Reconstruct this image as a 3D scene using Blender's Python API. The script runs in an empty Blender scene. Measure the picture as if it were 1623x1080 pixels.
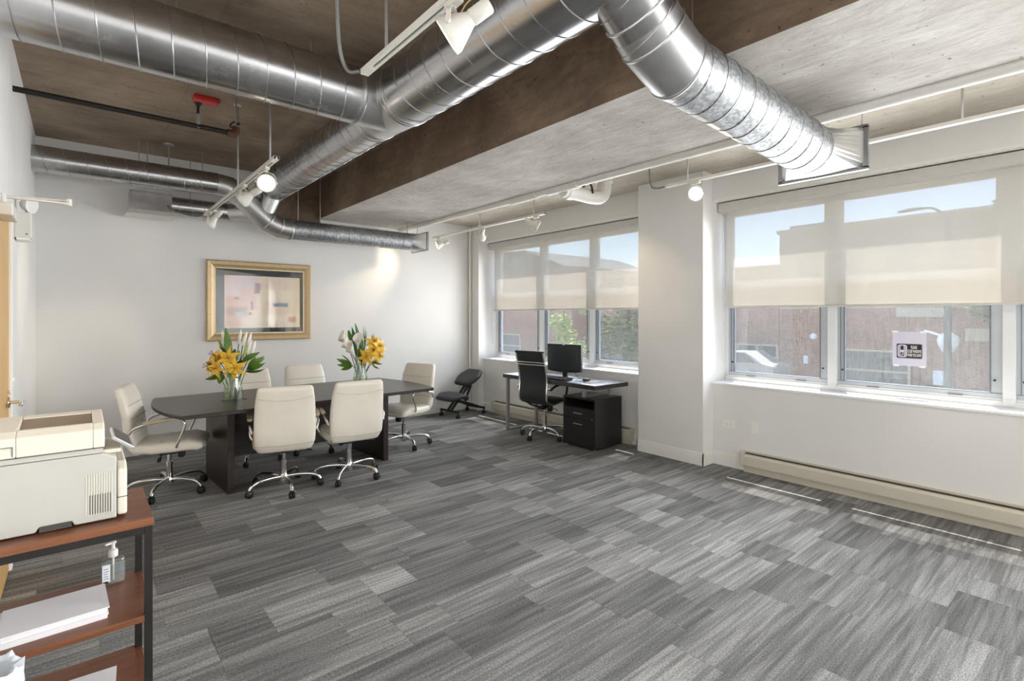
import bpy, math, random
from mathutils import Vector, Matrix

random.seed(7)
SC = bpy.context.scene
COL = SC.collection
PI = math.pi

# ------------------------------------------------------------------ camera
cam_data = bpy.data.cameras.new('camera')
cam_data.sensor_width = 36.0
cam_data.lens = 18.07
cam_data.shift_y = -0.02403
cam_data.clip_start = 0.02
cam = bpy.data.objects.new('camera', cam_data)
cam.location = (0.0, 0.0, 1.5)
cam.rotation_euler = (PI / 2, 0.0, -math.radians(40.07))
COL.objects.link(cam)
SC.camera = cam

# ------------------------------------------------------------------ sky, sun, exposure
world = bpy.data.worlds.new('sky')
SC.world = world
world.use_nodes = True
wn = world.node_tree.nodes
wl = world.node_tree.links
wn.clear()
w_out = wn.new('ShaderNodeOutputWorld')
w_bg = wn.new('ShaderNodeBackground')
w_sky = wn.new('ShaderNodeTexSky')
w_sky.sky_type = 'NISHITA'
w_sky.sun_disc = False
w_sky.sun_elevation = math.radians(65.8)
w_sky.sun_rotation = math.radians(69)
w_sky.air_density = 1.0
w_sky.dust_density = 0.3
w_bg.inputs['Strength'].default_value = 0.36
wl.new(w_sky.outputs['Color'], w_bg.inputs['Color'])
wl.new(w_bg.outputs['Background'], w_out.inputs['Surface'])


def light(name, kind, loc, direction, energy, color=(1, 1, 1), **kw):
    d = bpy.data.lights.new(name, kind)
    d.energy = energy
    d.color = color
    for k, v in kw.items():
        setattr(d, k, v)
    o = bpy.data.objects.new(name, d)
    o.location = loc
    o.rotation_euler = Vector(direction).to_track_quat('-Z', 'Y').to_euler()
    COL.objects.link(o)
    return o


light('sun', 'SUN', (12, 4, 20), (-0.39, -0.143, -1.0), 9.5, (1.0, 0.95, 0.88), angle=0.006)
# unseen area lamps added in the three window openings to brighten the room
FILL_COL = (0.95, 0.98, 1.0)
for nm, yc, wy, en in (('window_fill_far', 5.03, 2.9, 36), ('window_fill_middle', 1.07, 3.0, 58), ('window_fill_near', -2.9, 3.0, 265)):
    light(nm, 'AREA', (5.06, yc, 1.68), (-1, 0, -0.05), en, FILL_COL, shape='RECTANGLE', size=wy, size_y=1.5, spread=math.radians(140))

SC.view_settings.view_transform = 'Standard'
SC.view_settings.look = 'None'
SC.view_settings.exposure = 0.62
SC.view_settings.gamma = 1.0
SC.view_settings.use_curve_mapping = False


# ------------------------------------------------------------------ helpers
def S(r, g, b):
    def f(c):
        c = c / 255.0
        return c / 12.92 if c <= 0.04045 else ((c + 0.055) / 1.055) ** 2.4
    return (f(r), f(g), f(b), 1.0)


class NT:
    """small node-tree builder"""
    def __init__(self, name):
        self.m = bpy.data.materials.new(name)
        self.m.use_nodes = True
        self.t = self.m.node_tree
        self.t.nodes.clear()
        self.out = self.t.nodes.new('ShaderNodeOutputMaterial')

    def n(self, kind, **kw):
        x = self.t.nodes.new(kind)
        for k, v in kw.items():
            if k in x.inputs:
                x.inputs[k].default_value = v
            else:
                setattr(x, k, v)
        return x

    def l(self, a, b):
        self.t.links.new(a, b)

    def ramp(self, fac, stops):
        r = self.n('ShaderNodeValToRGB')
        e = r.color_ramp.elements
        while len(e) < len(stops):
            e.new(0.5)
        for i, (p, c) in enumerate(stops):
            e[i].position = p
            e[i].color = c
        self.l(fac, r.inputs['Fac'])
        return r.outputs['Color']

    def noise(self, vec, scale, detail=4, rough=0.55, dist=0.0):
        x = self.n('ShaderNodeTexNoise', Scale=scale, Detail=detail, Roughness=rough, Distortion=dist)
        if vec is not None:
            self.l(vec, x.inputs['Vector'])
        return x

    def mapping(self, vec, scale=(1, 1, 1), rot=(0, 0, 0), loc=(0, 0, 0)):
        x = self.n('ShaderNodeMapping')
        x.inputs['Scale'].default_value = scale
        x.inputs['Rotation'].default_value = rot
        x.inputs['Location'].default_value = loc
        self.l(vec, x.inputs['Vector'])
        return x.outputs['Vector']

    def mix(self, fac, a, b, blend='MIX'):
        x = self.n('ShaderNodeMix', data_type='RGBA', blend_type=blend)
        for sock, val in ((0, fac), (6, a), (7, b)):
            if hasattr(val, 'links') or hasattr(val, 'is_linked'):
                self.l(val, x.inputs[sock])
            else:
                x.inputs[sock].default_value = val
        return x.outputs[2]

    def math(self, op, a, b=0.0):
        x = self.n('ShaderNodeMath', operation=op)
        for i, v in enumerate((a, b)):
            if hasattr(v, 'is_linked'):
                self.l(v, x.inputs[i])
            else:
                x.inputs[i].default_value = v
        return x.outputs[0]

    def finish(self, color, rough=0.5, metal=0.0, bump=None, bstr=0.2, bdist=0.01, **kw):
        p = self.n('ShaderNodeBsdfPrincipled')
        for sock, val in (('Base Color', color), ('Roughness', rough), ('Metallic', metal)):
            if hasattr(val, 'is_linked'):
                self.l(val, p.inputs[sock])
            else:
                p.inputs[sock].default_value = val
        for k, v in kw.items():
            p.inputs[k.replace('_', ' ')].default_value = v
        if bump is not None:
            b = self.n('ShaderNodeBump', Strength=bstr, Distance=bdist)
            self.l(bump, b.inputs['Height'])
            self.l(b.outputs['Normal'], p.inputs['Normal'])
        self.l(p.outputs['BSDF'], self.out.inputs['Surface'])
        return self.m


def obj_coord(t):
    return t.n('ShaderNodeTexCoord').outputs['Object']


def plain(name, col, rough=0.5, metal=0.0, var=0.06, nscale=9.0, bstr=0.0, bscale=120.0, **kw):
    """one colour with a slight procedural unevenness"""
    t = NT(name)
    c = obj_coord(t)
    nz = t.noise(c, nscale, 3)
    lo = tuple(max(0, v * (1 - var)) for v in col[:3]) + (1,)
    hi = tuple(min(1, v * (1 + var)) for v in col[:3]) + (1,)
    colr = t.ramp(nz.outputs['Fac'], [(0.3, lo), (0.7, hi)])
    bump = t.noise(c, bscale, 2).outputs['Fac'] if bstr else None
    return t.finish(colr, rough, metal, bump, bstr, 0.002, **kw)


MAT = {}


def concrete(name, dark, mid, light_, grain_rot):
    t = NT(name)
    c = obj_coord(t)
    big = t.noise(c, 1.3, 5, 0.6, 0.4).outputs['Fac']
    st = t.mapping(c, scale=(1.6, 8.0, 8.0) if grain_rot == 'x' else (6.0, 1.8, 6.0))
    grain = t.noise(st, 2.2, 6, 0.65, 0.6).outputs['Fac']
    fac = t.math('ADD', t.math('MULTIPLY', big, 0.68), t.math('MULTIPLY', grain, 0.32))
    colr = t.ramp(fac, [(0.33, dark), (0.5, mid), (0.68, light_)])
    pit = t.noise(c, 26, 3, 0.6).outputs['Fac']
    pits = t.ramp(pit, [(0.27, (0.25, 0.25, 0.25, 1)), (0.34, (1, 1, 1, 1))])
    colr = t.mix(1.0, colr, pits, 'MULTIPLY')
    bump = t.math('ADD', grain, t.math('MULTIPLY', pit, 0.6))
    return t.finish(colr, 0.85, 0.0, bump, 0.35, 0.02)


MAT['concrete_brown'] = concrete('brown_board_formed_concrete', S(108, 93, 78), S(142, 125, 107), S(170, 153, 134), 'x')
MAT['concrete_side'] = concrete('brown_beam_concrete', S(94, 77, 62), S(122, 102, 84), S(160, 140, 118), 'y')
MAT['concrete_grey'] = concrete('grey_concrete', S(150, 144, 136), S(178, 172, 164), S(206, 202, 196), 'y')
MAT['concrete_beige'] = concrete('beige_concrete', S(168, 160, 144), S(190, 182, 168), S(212, 206, 194), 'y')


def wall_paint(name, col):
    t = NT(name)
    c = obj_coord(t)
    nz = t.noise(c, 0.8, 3).outputs['Fac']
    lo = tuple(v * 0.96 for v in col[:3]) + (1,)
    hi = tuple(min(1, v * 1.03) for v in col[:3]) + (1,)
    colr = t.ramp(nz, [(0.35, lo), (0.65, hi)])
    return t.finish(colr, 0.6, 0.0, t.noise(c, 220, 2).outputs['Fac'], 0.05, 0.002)


MAT['wall'] = wall_paint('white_wall_paint', S(231, 229, 226))
MAT['trim'] = wall_paint('white_semi_gloss_trim', S(238, 236, 231))
MAT['sill'] = wall_paint('white_sill_paint', S(245, 245, 244))

# carpet: the tone of each tile comes from its object colour, yarn streaks from noise
t = NT('grey_carpet_tile')
oi = t.n('ShaderNodeObjectInfo')
tc = t.n('ShaderNodeTexCoord')
off = t.n('ShaderNodeVectorMath', operation='MULTIPLY_ADD')
t.l(oi.outputs['Location'], off.inputs[0])
off.inputs[1].default_value = (3.1, 7.3, 0)
t.l(tc.outputs['Object'], off.inputs[2])
base = off.outputs[0]
streak = t.noise(t.mapping(base, scale=(1.6, 34, 1)), 1.0, 5, 0.6, 0.3).outputs['Fac']
block = t.noise(t.mapping(base, scale=(0.9, 9, 1)), 1.0, 2, 0.5).outputs['Fac']
yarn = t.noise(t.mapping(base, scale=(90, 170, 1)), 1.0, 2, 0.6).outputs['Fac']
sf = t.math('ADD', t.math('MULTIPLY', streak, 0.62), t.math('MULTIPLY', block, 0.38))
tone = t.ramp(sf, [(0.41, (0.64, 0.64, 0.64, 1)), (0.5, (0.97, 0.97, 0.97, 1)), (0.59, (1.42, 1.42, 1.42, 1))])
yt = t.ramp(yarn, [(0.3, (0.55, 0.55, 0.55, 1)), (0.68, (1.35, 1.35, 1.35, 1))])
col = t.mix(1.0, oi.outputs['Color'], tone, 'MULTIPLY')
col = t.mix(1.0, col, yt, 'MULTIPLY')
MAT['carpet'] = t.finish(col, 0.95, 0.0, yarn, 0.5, 0.006)


def galvanised(name, spangle, base, rough):
    t = NT(name)
    c = obj_coord(t)
    vor = t.n('ShaderNodeTexVoronoi', Scale=70.0)
    t.l(c, vor.inputs['Vector'])
    cell = t.n('ShaderNodeSeparateColor')
    t.l(vor.outputs['Color'], cell.inputs['Color'])
    nz = t.noise(c, 5, 4).outputs['Fac']
    lo = tuple(v * (1 - spangle) for v in base[:3]) + (1,)
    hi = tuple(min(1, v * (1 + spangle)) for v in base[:3]) + (1,)
    colr = t.ramp(cell.outputs[0], [(0.0, lo), (1.0, hi)])
    smear = t.ramp(nz, [(0.3, (0.86, 0.86, 0.86, 1)), (0.7, (1, 1, 1, 1))])
    colr = t.mix(1.0, colr, smear, 'MULTIPLY')
    rg = t.math('ADD', t.math('MULTIPLY', nz, 0.18), rough - 0.09)
    return t.finish(colr, rg, 1.0, cell.outputs[0] if spangle > 0.1 else None, 0.04, 0.003)


MAT['galv'] = galvanised('galvanised_steel', 0.03, (0.55, 0.55, 0.56, 1), 0.25)
MAT['galv_spangle'] = galvanised('spangled_galvanised_steel', 0.3, (0.40, 0.41, 0.42, 1), 0.5)
MAT['galv_smooth'] = galvanised('brushed_galvanised_steel', 0.02, (0.62, 0.62, 0.62, 1), 0.38)
MAT['seam'] = plain('seam_steel', (0.40, 0.40, 0.40, 1), 0.32, 1.0)  # kept dark so the colour carries the recess shadow along the duct seams
MAT['rod'] = plain('hanger_rod_steel', (0.42, 0.41, 0.40, 1), 0.45, 0.9)
MAT['chrome'] = plain('chrome', (0.83, 0.82, 0.80, 1), 0.09, 1.0, 0.02)
MAT['brushed'] = plain('brushed_aluminium', (0.62, 0.62, 0.63, 1), 0.32, 1.0, 0.04)
MAT['white_metal'] = plain('white_enamel', S(218, 214, 206), 0.35, 0.0, 0.02)
MAT['white_pipe'] = plain('white_painted_pipe', S(232, 229, 222), 0.4, 0.0, 0.03, bstr=0.1)
MAT['black_iron'] = plain('black_iron', S(34, 30, 27), 0.55, 0.3, 0.15)
MAT['rust'] = plain('rusty_iron', S(86, 56, 40), 0.8, 0.3, 0.25)
MAT['red'] = plain('red_plastic', S(196, 32, 30), 0.35, 0.0, 0.04)
MAT['leather'] = plain('cream_leather', S(238, 231, 217), 0.42, 0.0, 0.03, bstr=0.12, bscale=260)
MAT['stitch'] = plain('cream_stitching', S(196, 186, 168), 0.6)
MAT['black_leather'] = plain('black_leather', S(38, 39, 42), 0.42, 0.0, 0.08, bstr=0.12, bscale=260)
MAT['black_fabric'] = plain('black_vinyl', S(46, 47, 50), 0.5, 0.0, 0.08, bstr=0.1, bscale=260)
MAT['black_plastic'] = plain('black_plastic', S(28, 28, 29), 0.45, 0.0, 0.08)
MAT['arm_pad'] = plain('tan_arm_pad', S(206, 190, 166), 0.5, 0.0, 0.05)
MAT['screen'] = plain('dark_screen', S(44, 46, 49), 0.3, 0.0, 0.02)
MAT['heater'] = plain('beige_heater_enamel', S(206, 199, 183), 0.45, 0.0, 0.02)
MAT['dark_gap'] = plain('dark_gap', S(60, 54, 46), 0.8)
MAT['plate'] = plain('ivory_plate', S(240, 238, 232), 0.4, 0.0, 0.01)
MAT['slot'] = plain('dark_slot', S(70, 68, 64), 0.6)
MAT['printer'] = plain('warm_white_plastic', S(188, 186, 179), 0.45, 0.0, 0.015, bstr=0.05, bscale=300)
MAT['printer_top'] = plain('cream_plastic', S(222, 215, 201), 0.42, 0.0, 0.015, bstr=0.05, bscale=300)
MAT['tray'] = plain('taupe_plastic', S(140, 124, 104), 0.5, 0.0, 0.03)
MAT['paper'] = plain('white_paper', S(240, 238, 240), 0.8, 0.0, 0.01)
MAT['paper_blue'] = plain('bluish_paper', S(214, 212, 228), 0.8, 0.0, 0.01)
MAT['tape'] = plain('white_tape', S(246, 246, 248), 0.5, 0.0, 0.01)
MAT['ink'] = plain('black_ink', S(36, 28, 28), 0.6, 0.0, 0.05)
MAT['ink_grey'] = plain('grey_ink', S(120, 114, 112), 0.6, 0.0, 0.03)
MAT['frame_white'] = plain('white_window_aluminium', S(226, 228, 230), 0.38, 0.0, 0.02)
MAT['frame_grey'] = plain('grey_window_aluminium', S(188, 194, 199), 0.35, 0.2, 0.02)
MAT['gasket'] = plain('grey_gasket', S(120, 126, 132), 0.5)
MAT['headrail'] = plain('grey_headrail', S(206, 202, 196), 0.5, 0.0, 0.02)
MAT['door_wood'] = plain('honey_maple_veneer', S(206, 164, 102), 0.4, 0.0, 0.06, nscale=4)
MAT['green'] = plain('leaf_green', S(88, 122, 42), 0.45, 0.0, 0.25, nscale=14)
MAT['green_light'] = plain('light_leaf_green', S(150, 166, 62), 0.45, 0.0, 0.2, nscale=14)
MAT['green_blue'] = plain('blue_green_leaf', S(66, 112, 74), 0.42, 0.0, 0.25, nscale=14)
MAT['stem'] = plain('stem_green', S(78, 104, 44), 0.5, 0.0, 0.15)
MAT['yellow'] = plain('golden_petal', S(250, 196, 62), 0.5, 0.0, 0.14, nscale=18)
MAT['stamen'] = plain('rust_stamen', S(150, 70, 20), 0.7)
MAT['white_petal'] = plain('white_petal', S(246, 241, 232), 0.45, 0.0, 0.04)
MAT['wire_tan'] = plain('tan_wire', S(196, 160, 96), 0.5)
MAT['conduit'] = plain('grey_flexible_conduit', S(128, 128, 126), 0.45, 0.5, 0.1)
MAT['post'] = plain('silver_painted_steel', S(172, 172, 172), 0.35, 0.6, 0.02)
MAT['bag'] = plain('white_film', S(226, 230, 236), 0.35, 0.0, 0.05)


def wood(name, dark, mid, lite, scale, rough, stretch=(1.5, 14, 14)):
    t = NT(name)
    c = t.mapping(obj_coord(t), scale=stretch)
    nz = t.noise(c, scale, 6, 0.6, 0.8).outputs['Fac']
    colr = t.ramp(nz, [(0.3, dark), (0.5, mid), (0.7, lite)])
    return t.finish(colr, rough, 0.0, nz, 0.04, 0.002)


MAT['espresso'] = wood('espresso_veneer', S(40, 32, 28), S(50, 41, 36), S(60, 50, 43), 1.6, 0.32)
MAT['cherry'] = wood('cherry_veneer', S(98, 58, 36), S(120, 72, 46), S(138, 88, 58), 1.2, 0.36)
MAT['desk_black'] = wood('black_laminate', S(30, 28, 28), S(36, 34, 34), S(44, 41, 41), 1.6, 0.30)
MAT['desk_top'] = wood('dark_grey_laminate', S(44, 42, 42), S(54, 52, 52), S(64, 61, 61), 1.6, 0.28)


def clear_glass(name, haze, haze_col, tint=(1, 1, 1, 1), gloss=0.06, scale=30):
    t = NT(name)
    c = obj_coord(t)
    tr = t.n('ShaderNodeBsdfTransparent', Color=tint)
    df = t.n('ShaderNodeBsdfDiffuse', Color=haze_col)
    gl = t.n('ShaderNodeBsdfGlossy', Roughness=0.02)
    nz = t.noise(t.mapping(c, scale=(1, 1, 0.25)), scale, 4).outputs['Fac']
    f1 = t.math('MULTIPLY', nz, haze * 2)
    m1 = t.n('ShaderNodeMixShader')
    t.l(f1, m1.inputs[0])
    t.l(tr.outputs[0], m1.inputs[1])
    t.l(df.outputs[0], m1.inputs[2])
    m2 = t.n('ShaderNodeMixShader', Fac=gloss)
    t.l(m1.outputs[0], m2.inputs[1])
    t.l(gl.outputs[0], m2.inputs[2])
    t.l(m2.outputs[0], t.out.inputs['Surface'])
    return t.m


MAT['glass'] = clear_glass('clear_window_glass', 0.03, S(220, 224, 226))
MAT['glass_screen'] = clear_glass('dusty_window_glass', 0.20, S(214, 216, 216), scale=60)
MAT['glass_vase'] = clear_glass('clear_vase_glass', 0.02, S(230, 238, 232), (0.95, 0.98, 0.96, 1), 0.08)
MAT['water'] = clear_glass('greenish_water', 0.06, S(120, 140, 90), (0.78, 0.86, 0.68, 1), 0.10)
MAT['gel'] = clear_glass('clear_sanitiser', 0.12, S(220, 228, 234), (0.94, 0.96, 0.98, 1), 0.12)
MAT['glass_picture'] = clear_glass('picture_glass', 0.0, S(255, 255, 255), gloss=0.05)

# roller shade: woven fabric that lets part of the view and the light through
t = NT('beige_solar_shade_fabric')
c = obj_coord(t)
weave = t.noise(t.mapping(c, scale=(1, 90, 160)), 3.0, 2).outputs['Fac']
tr = t.n('ShaderNodeBsdfTransparent', Color=(0.95, 0.95, 0.95, 1))
tl = t.n('ShaderNodeBsdfTranslucent', Color=S(244, 239, 228))
df = t.n('ShaderNodeBsdfDiffuse', Color=S(236, 231, 221))
m1 = t.n('ShaderNodeMixShader', Fac=0.80)
t.l(tl.outputs[0], m1.inputs[1])
t.l(df.outputs[0], m1.inputs[2])
m2 = t.n('ShaderNodeMixShader')
t.l(t.math('ADD', t.math('MULTIPLY', weave, 0.14), 0.50), m2.inputs[0])
t.l(tr.outputs[0], m2.inputs[1])
t.l(m1.outputs[0], m2.inputs[2])
t.l(m2.outputs[0], t.out.inputs['Surface'])
MAT['shade'] = t.m


def emitter(name, col, strength):
    t = NT(name)
    e = t.n('ShaderNodeEmission', Color=col, Strength=strength)
    t.l(e.outputs[0], t.out.inputs['Surface'])
    return t.m


MAT['bulb'] = emitter('warm_lamp_lens', (1.0, 0.88, 0.70, 1), 5.0)


# ------------------------------------------------------------------ mesh builder
class MB:
    def __init__(self):
        self.v = []
        self.f = []
        self.mi = []
        self.sm = []

    def add(self, vs, fs, mat=0, smooth=False):
        o = len(self.v)
        self.v.extend([tuple(p) for p in vs])
        for f in fs:
            self.f.append(tuple(i + o for i in f))
            self.mi.append(mat)
            self.sm.append(smooth)
        return self

    def box(self, x0, x1, y0, y1, z0, z1, mat=0):
        vs = [(x0, y0, z0), (x1, y0, z0), (x1, y1, z0), (x0, y1, z0), (x0, y0, z1), (x1, y0, z1), (x1, y1, z1), (x0, y1, z1)]
        return self.add(vs, [(0, 3, 2, 1), (4, 5, 6, 7), (0, 1, 5, 4), (1, 2, 6, 5), (2, 3, 7, 6), (3, 0, 4, 7)], mat)

    def obox(self, c, size, M=None, mat=0):
        M = M or Matrix.Identity(3)
        c = Vector(c)
        vs = []
        for sz in (-1, 1):
            for sx, sy in ((-1, -1), (1, -1), (1, 1), (-1, 1)):
                vs.append(c + M @ Vector((sx * size[0] / 2, sy * size[1] / 2, sz * size[2] / 2)))
        return self.add(vs, [(0, 3, 2, 1), (4, 5, 6, 7), (0, 1, 5, 4), (1, 2, 6, 5), (2, 3, 7, 6), (3, 0, 4, 7)], mat)

    def prism(self, poly, z0, z1, mat=0, axis='z'):
        n = len(poly)

        def P(a, b, h):
            return {'z': (a, b, h), 'y': (a, h, b), 'x': (h, a, b)}[axis]
        vs = [P(a, b, z0) for a, b in poly] + [P(a, b, z1) for a, b in poly]
        fs = [tuple(range(n))[::-1], tuple(range(n, 2 * n))]
        fs += [(i, (i + 1) % n, n + (i + 1) % n, n + i) for i in range(n)]
        return self.add(vs, fs, mat)

    def cyl(self, p, q, r0, r1=None, n=16, caps=True, mat=0):
        r1 = r0 if r1 is None else r1
        return self.tube([p, q], [r0, r1], n, caps, mat)

    def tube(self, pts, r, n=8, caps=True, mat=0, flat=False):
        pts = [Vector(p) for p in pts]
        k = len(pts)
        rs = r if isinstance(r, (list, tuple)) else [r] * k
        tang = []
        for i in range(k):
            a = pts[max(0, i - 1)]
            b = pts[min(k - 1, i + 1)]
            tang.append((b - a).normalized())
        ref = Vector((0, 0, 1)) if abs(tang[0].z) < 0.9 else Vector((1, 0, 0))
        nrm = tang[0].cross(ref).normalized()
        rings = []
        for i in range(k):
            nrm = (nrm - tang[i] * nrm.dot(tang[i])).normalized()
            bn = tang[i].cross(nrm)
            sc = 1.0
            if 0 < i < k - 1:
                a = (pts[i] - pts[i - 1]).normalized()
                sc = 1.0 / max(0.5, a.dot(tang[i]))
            rings.append([pts[i] + (nrm * math.cos(2 * PI * j / n) + bn * math.sin(2 * PI * j / n)) * rs[i] * (sc if sc < 1.3 else 1.3) for j in range(n)])
        vs = [p for rg in rings for p in rg]
        fs = []
        for i in range(k - 1):
            for j in range(n):
                fs.append((i * n + j, i * n + (j + 1) % n, (i + 1) * n + (j + 1) % n, (i + 1) * n + j))
        self.add(vs, fs, mat, not flat)
        if caps:
            self.add(rings[0], [tuple(range(n))[::-1]], mat)
            self.add(rings[-1], [tuple(range(n))], mat)
        return self

    def lathe(self, prof, o=(0, 0, 0), axis=(0, 0, 1), n=24, mat=0, smooth=True):
        o = Vector(o)
        ax = Vector(axis).normalized()
        ref = Vector((1, 0, 0)) if abs(ax.x) < 0.9 else Vector((0, 1, 0))
        u = ax.cross(ref).normalized()
        w = ax.cross(u)
        vs = []
        for r, h in prof:
            for j in range(n):
                a = 2 * PI * j / n
                vs.append(o + ax * h + (u * math.cos(a) + w * math.sin(a)) * r)
        fs = []
        for i in range(len(prof) - 1):
            for j in range(n):
                fs.append((i * n + j, i * n + (j + 1) % n, (i + 1) * n + (j + 1) % n, (i + 1) * n + j))
        return self.add(vs, fs, mat, smooth)

    def loft(self, pts, side, a, b, n=24, e=3.5, mat=0, rnd=True):
        """cushion-like solid: superellipse sections along a path"""
        pts = [Vector(p) for p in pts]
        side = Vector(side).normalized()
        k = len(pts)
        a = list(a) if isinstance(a, (list, tuple)) else [a] * k
        b = list(b) if isinstance(b, (list, tuple)) else [b] * k
        tg = [(pts[min(k - 1, i + 1)] - pts[max(0, i - 1)]).normalized() for i in range(k)]
        secs = [(pts[i], tg[i], a[i], b[i]) for i in range(k)]
        if rnd:
            h0, h1 = b[0], b[-1]
            pre = [(pts[0] - tg[0] * h0 * d, tg[0], max(0.002, a[0] - h0 * q), h0 * s) for d, q, s in ((0.98, 0.8, 0.25), (0.75, 0.35, 0.66), (0.4, 0.1, 0.9))]
            post = [(pts[-1] + tg[-1] * h1 * d, tg[-1], max(0.002, a[-1] - h1 * q), h1 * s) for d, q, s in ((0.4, 0.1, 0.9), (0.75, 0.35, 0.66), (0.98, 0.8, 0.25))]
            secs = pre + secs + post
        vs = []
        for p, tt, aa, bb in secs:
            nr = tt.cross(side).normalized()
            for j in range(n):
                an = 2 * PI * (j + 0.5) / n
                cx, sx = math.cos(an), math.sin(an)
                vs.append(p + side * aa * math.copysign(abs(cx) ** (2 / e), cx) + nr * bb * math.copysign(abs(sx) ** (2 / e), sx))
        fs = []
        m = len(secs)
        for i in range(m - 1):
            for j in range(n):
                fs.append((i * n + j, i * n + (j + 1) % n, (i + 1) * n + (j + 1) % n, (i + 1) * n + j))
        fs.append(tuple(range(n))[::-1])
        fs.append(tuple(range((m - 1) * n, m * n)))
        return self.add(vs, fs, mat, True)

    def mesh(self, name, mats, off=(0, 0, 0)):
        me = bpy.data.meshes.new(name)
        ox, oy, oz = off
        me.from_pydata([(x - ox, y - oy, z - oz) for x, y, z in self.v], [], self.f)
        mats = mats if isinstance(mats, (list, tuple)) else [mats]
        for m in mats:
            me.materials.append(MAT[m] if isinstance(m, str) else m)
        me.polygons.foreach_set('use_smooth', self.sm)
        me.polygons.foreach_set('material_index', self.mi)
        if any(self.sm):
            me.set_sharp_from_angle(angle=math.radians(42))
        me.validate()
        me.update()
        return me

    def build(self, name, mats, parent=None, bevel=0.0, seg=2, world=True, loc=None):
        """link as one object; vertices given in world space unless the parent says otherwise"""
        off = (0, 0, 0)
        if parent is not None and world:
            off = tuple(world_origin(parent))
        elif parent is None and loc is not None:
            off = loc
        o = bpy.data.objects.new(name, self.mesh(name, mats, off))
        if parent is None and loc is not None:
            o.location = loc
        COL.objects.link(o)
        if parent is not None:
            o.parent = parent
        if bevel:
            md = o.modifiers.new('bevel', 'BEVEL')
            md.width = bevel
            md.segments = seg
            md.limit_method = 'ANGLE'
            md.angle_limit = math.radians(40)
        return o


def world_origin(o):
    v = Vector((0, 0, 0))
    while o is not None:
        v = v + o.location
        o = o.parent
    return v


def tag(o, label=None, cat=None, group=None, kind=None):
    if label:
        o['label'] = label
    if cat:
        o['category'] = cat
    if group:
        o['group'] = group
    if kind:
        o['kind'] = kind
    return o


def thing(name, label, cat, loc=(0, 0, 0), rotz=0.0, group=None):
    o = bpy.data.objects.new(name, None)
    o.empty_display_size = 0.1
    o.location = loc
    o.rotation_euler = (0, 0, rotz)
    COL.objects.link(o)
    return tag(o, label, cat, group)


def copy_tree(o, parent=None):
    c = o.copy()
    COL.objects.link(c)
    c.parent = parent
    for ch in list(o.children):
        copy_tree(ch, c)
    return c


def arc_pts(pts, n=6):
    """Catmull-Rom smoothing of a polyline"""
    p = [Vector(q) for q in pts]
    p = [p[0] * 2 - p[1]] + p + [p[-1] * 2 - p[-2]]
    out = []
    for i in range(1, len(p) - 2):
        for k in range(n):
            s = k / n
            a, b, c, d = p[i - 1], p[i], p[i + 1], p[i + 2]
            out.append(0.5 * ((2 * b) + (c - a) * s + (2 * a - 5 * b + 4 * c - d) * s * s + (3 * b - a - 3 * c + d) * s ** 3))
    out.append(p[-2])
    return out


def aim(z_dir, up=(0, 0, 1)):
    """rotation whose local Z points along z_dir"""
    z = Vector(z_dir).normalized()
    u = Vector(up)
    if abs(z.dot(u)) > 0.97:
        u = Vector((0, 1, 0))
    x = u.cross(z).normalized()
    y = z.cross(x)
    return Matrix((x, y, z)).transposed()

# ================================================================== the room
XL, XR, XW = -0.33, 4.95, 5.20
YB, YF = 6.83, -4.7
ZC, ZB, ZR = 3.26, 2.77, 2.95
BX0, BX1 = 2.40, 3.56


def struct(o):
    o['kind'] = 'structure'
    return o


# ---- floor: sub-floor with separate carpet tiles
floor = struct(MB().box(XL - 0.2, 5.35, YF - 0.2, YB + 0.2, -0.25, -0.008).build('floor', 'dark_gap'))
tile_mesh = {}
for ln in (0.25, 0.5, 0.75, 1.0):
    g = 0.0003
    tile_mesh[ln] = MB().box(-ln / 2 + g, ln / 2 - g, -0.125 + g, 0.125 - g, -0.008, 0.0).mesh('carpet_tile', 'carpet')
rng = random.Random(21)
S40, C40 = math.sin(math.radians(40.07)), math.cos(math.radians(40.07))
rest = MB()
n_tiles = 0
row = 0
y = YB
while y > YF + 0.01:
    y0 = max(YF, y - 0.25)
    x = XL - rng.choice((0.0, 0.1, 0.2))
    prev = None
    while x < XR - 0.001:
        ln = rng.choice((0.25, 0.25, 0.5, 0.5, 0.5, 0.75, 1.0))
        if x + ln > XR:
            ln = 0.25 * max(1, round((XR - x) / 0.25))
        cx, cy = x + ln / 2, (y + y0) / 2
        seen = False
        for px, py in ((x, y), (x + ln, y), (x, y0), (x + ln, y0), (cx, cy)):
            f = px * S40 + py * C40
            r = px * C40 - py * S40
            if f > 2.0 and abs(r) < f * 1.03:
                seen = True
        lv = rng.choice((0.145, 0.165, 0.19, 0.21, 0.24, 0.265)) * rng.uniform(0.95, 1.05)
        if prev is not None and abs(lv - prev) < 0.02:
            lv = lv * rng.choice((0.84, 1.18))
        prev = lv
        if seen and y - y0 > 0.2 and n_tiles < 298:
            o = bpy.data.objects.new('carpet_tile', tile_mesh[ln])
            o.location = (cx, cy, rng.uniform(-0.0006, 0.0004))
            o.color = (lv * 1.0, lv * 0.985, lv * 0.955, 1)
            o.parent = floor
            COL.objects.link(o)
            n_tiles += 1
        else:
            rest.box(x, min(x + ln, XR), y0, y, -0.008, 0.0)
        x += ln
    y = y0
    row += 1
o = rest.build('carpet_tiles_elsewhere', 'carpet', floor)
o.color = (0.18, 0.177, 0.172, 1)
o['kind'] = 'stuff'

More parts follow.
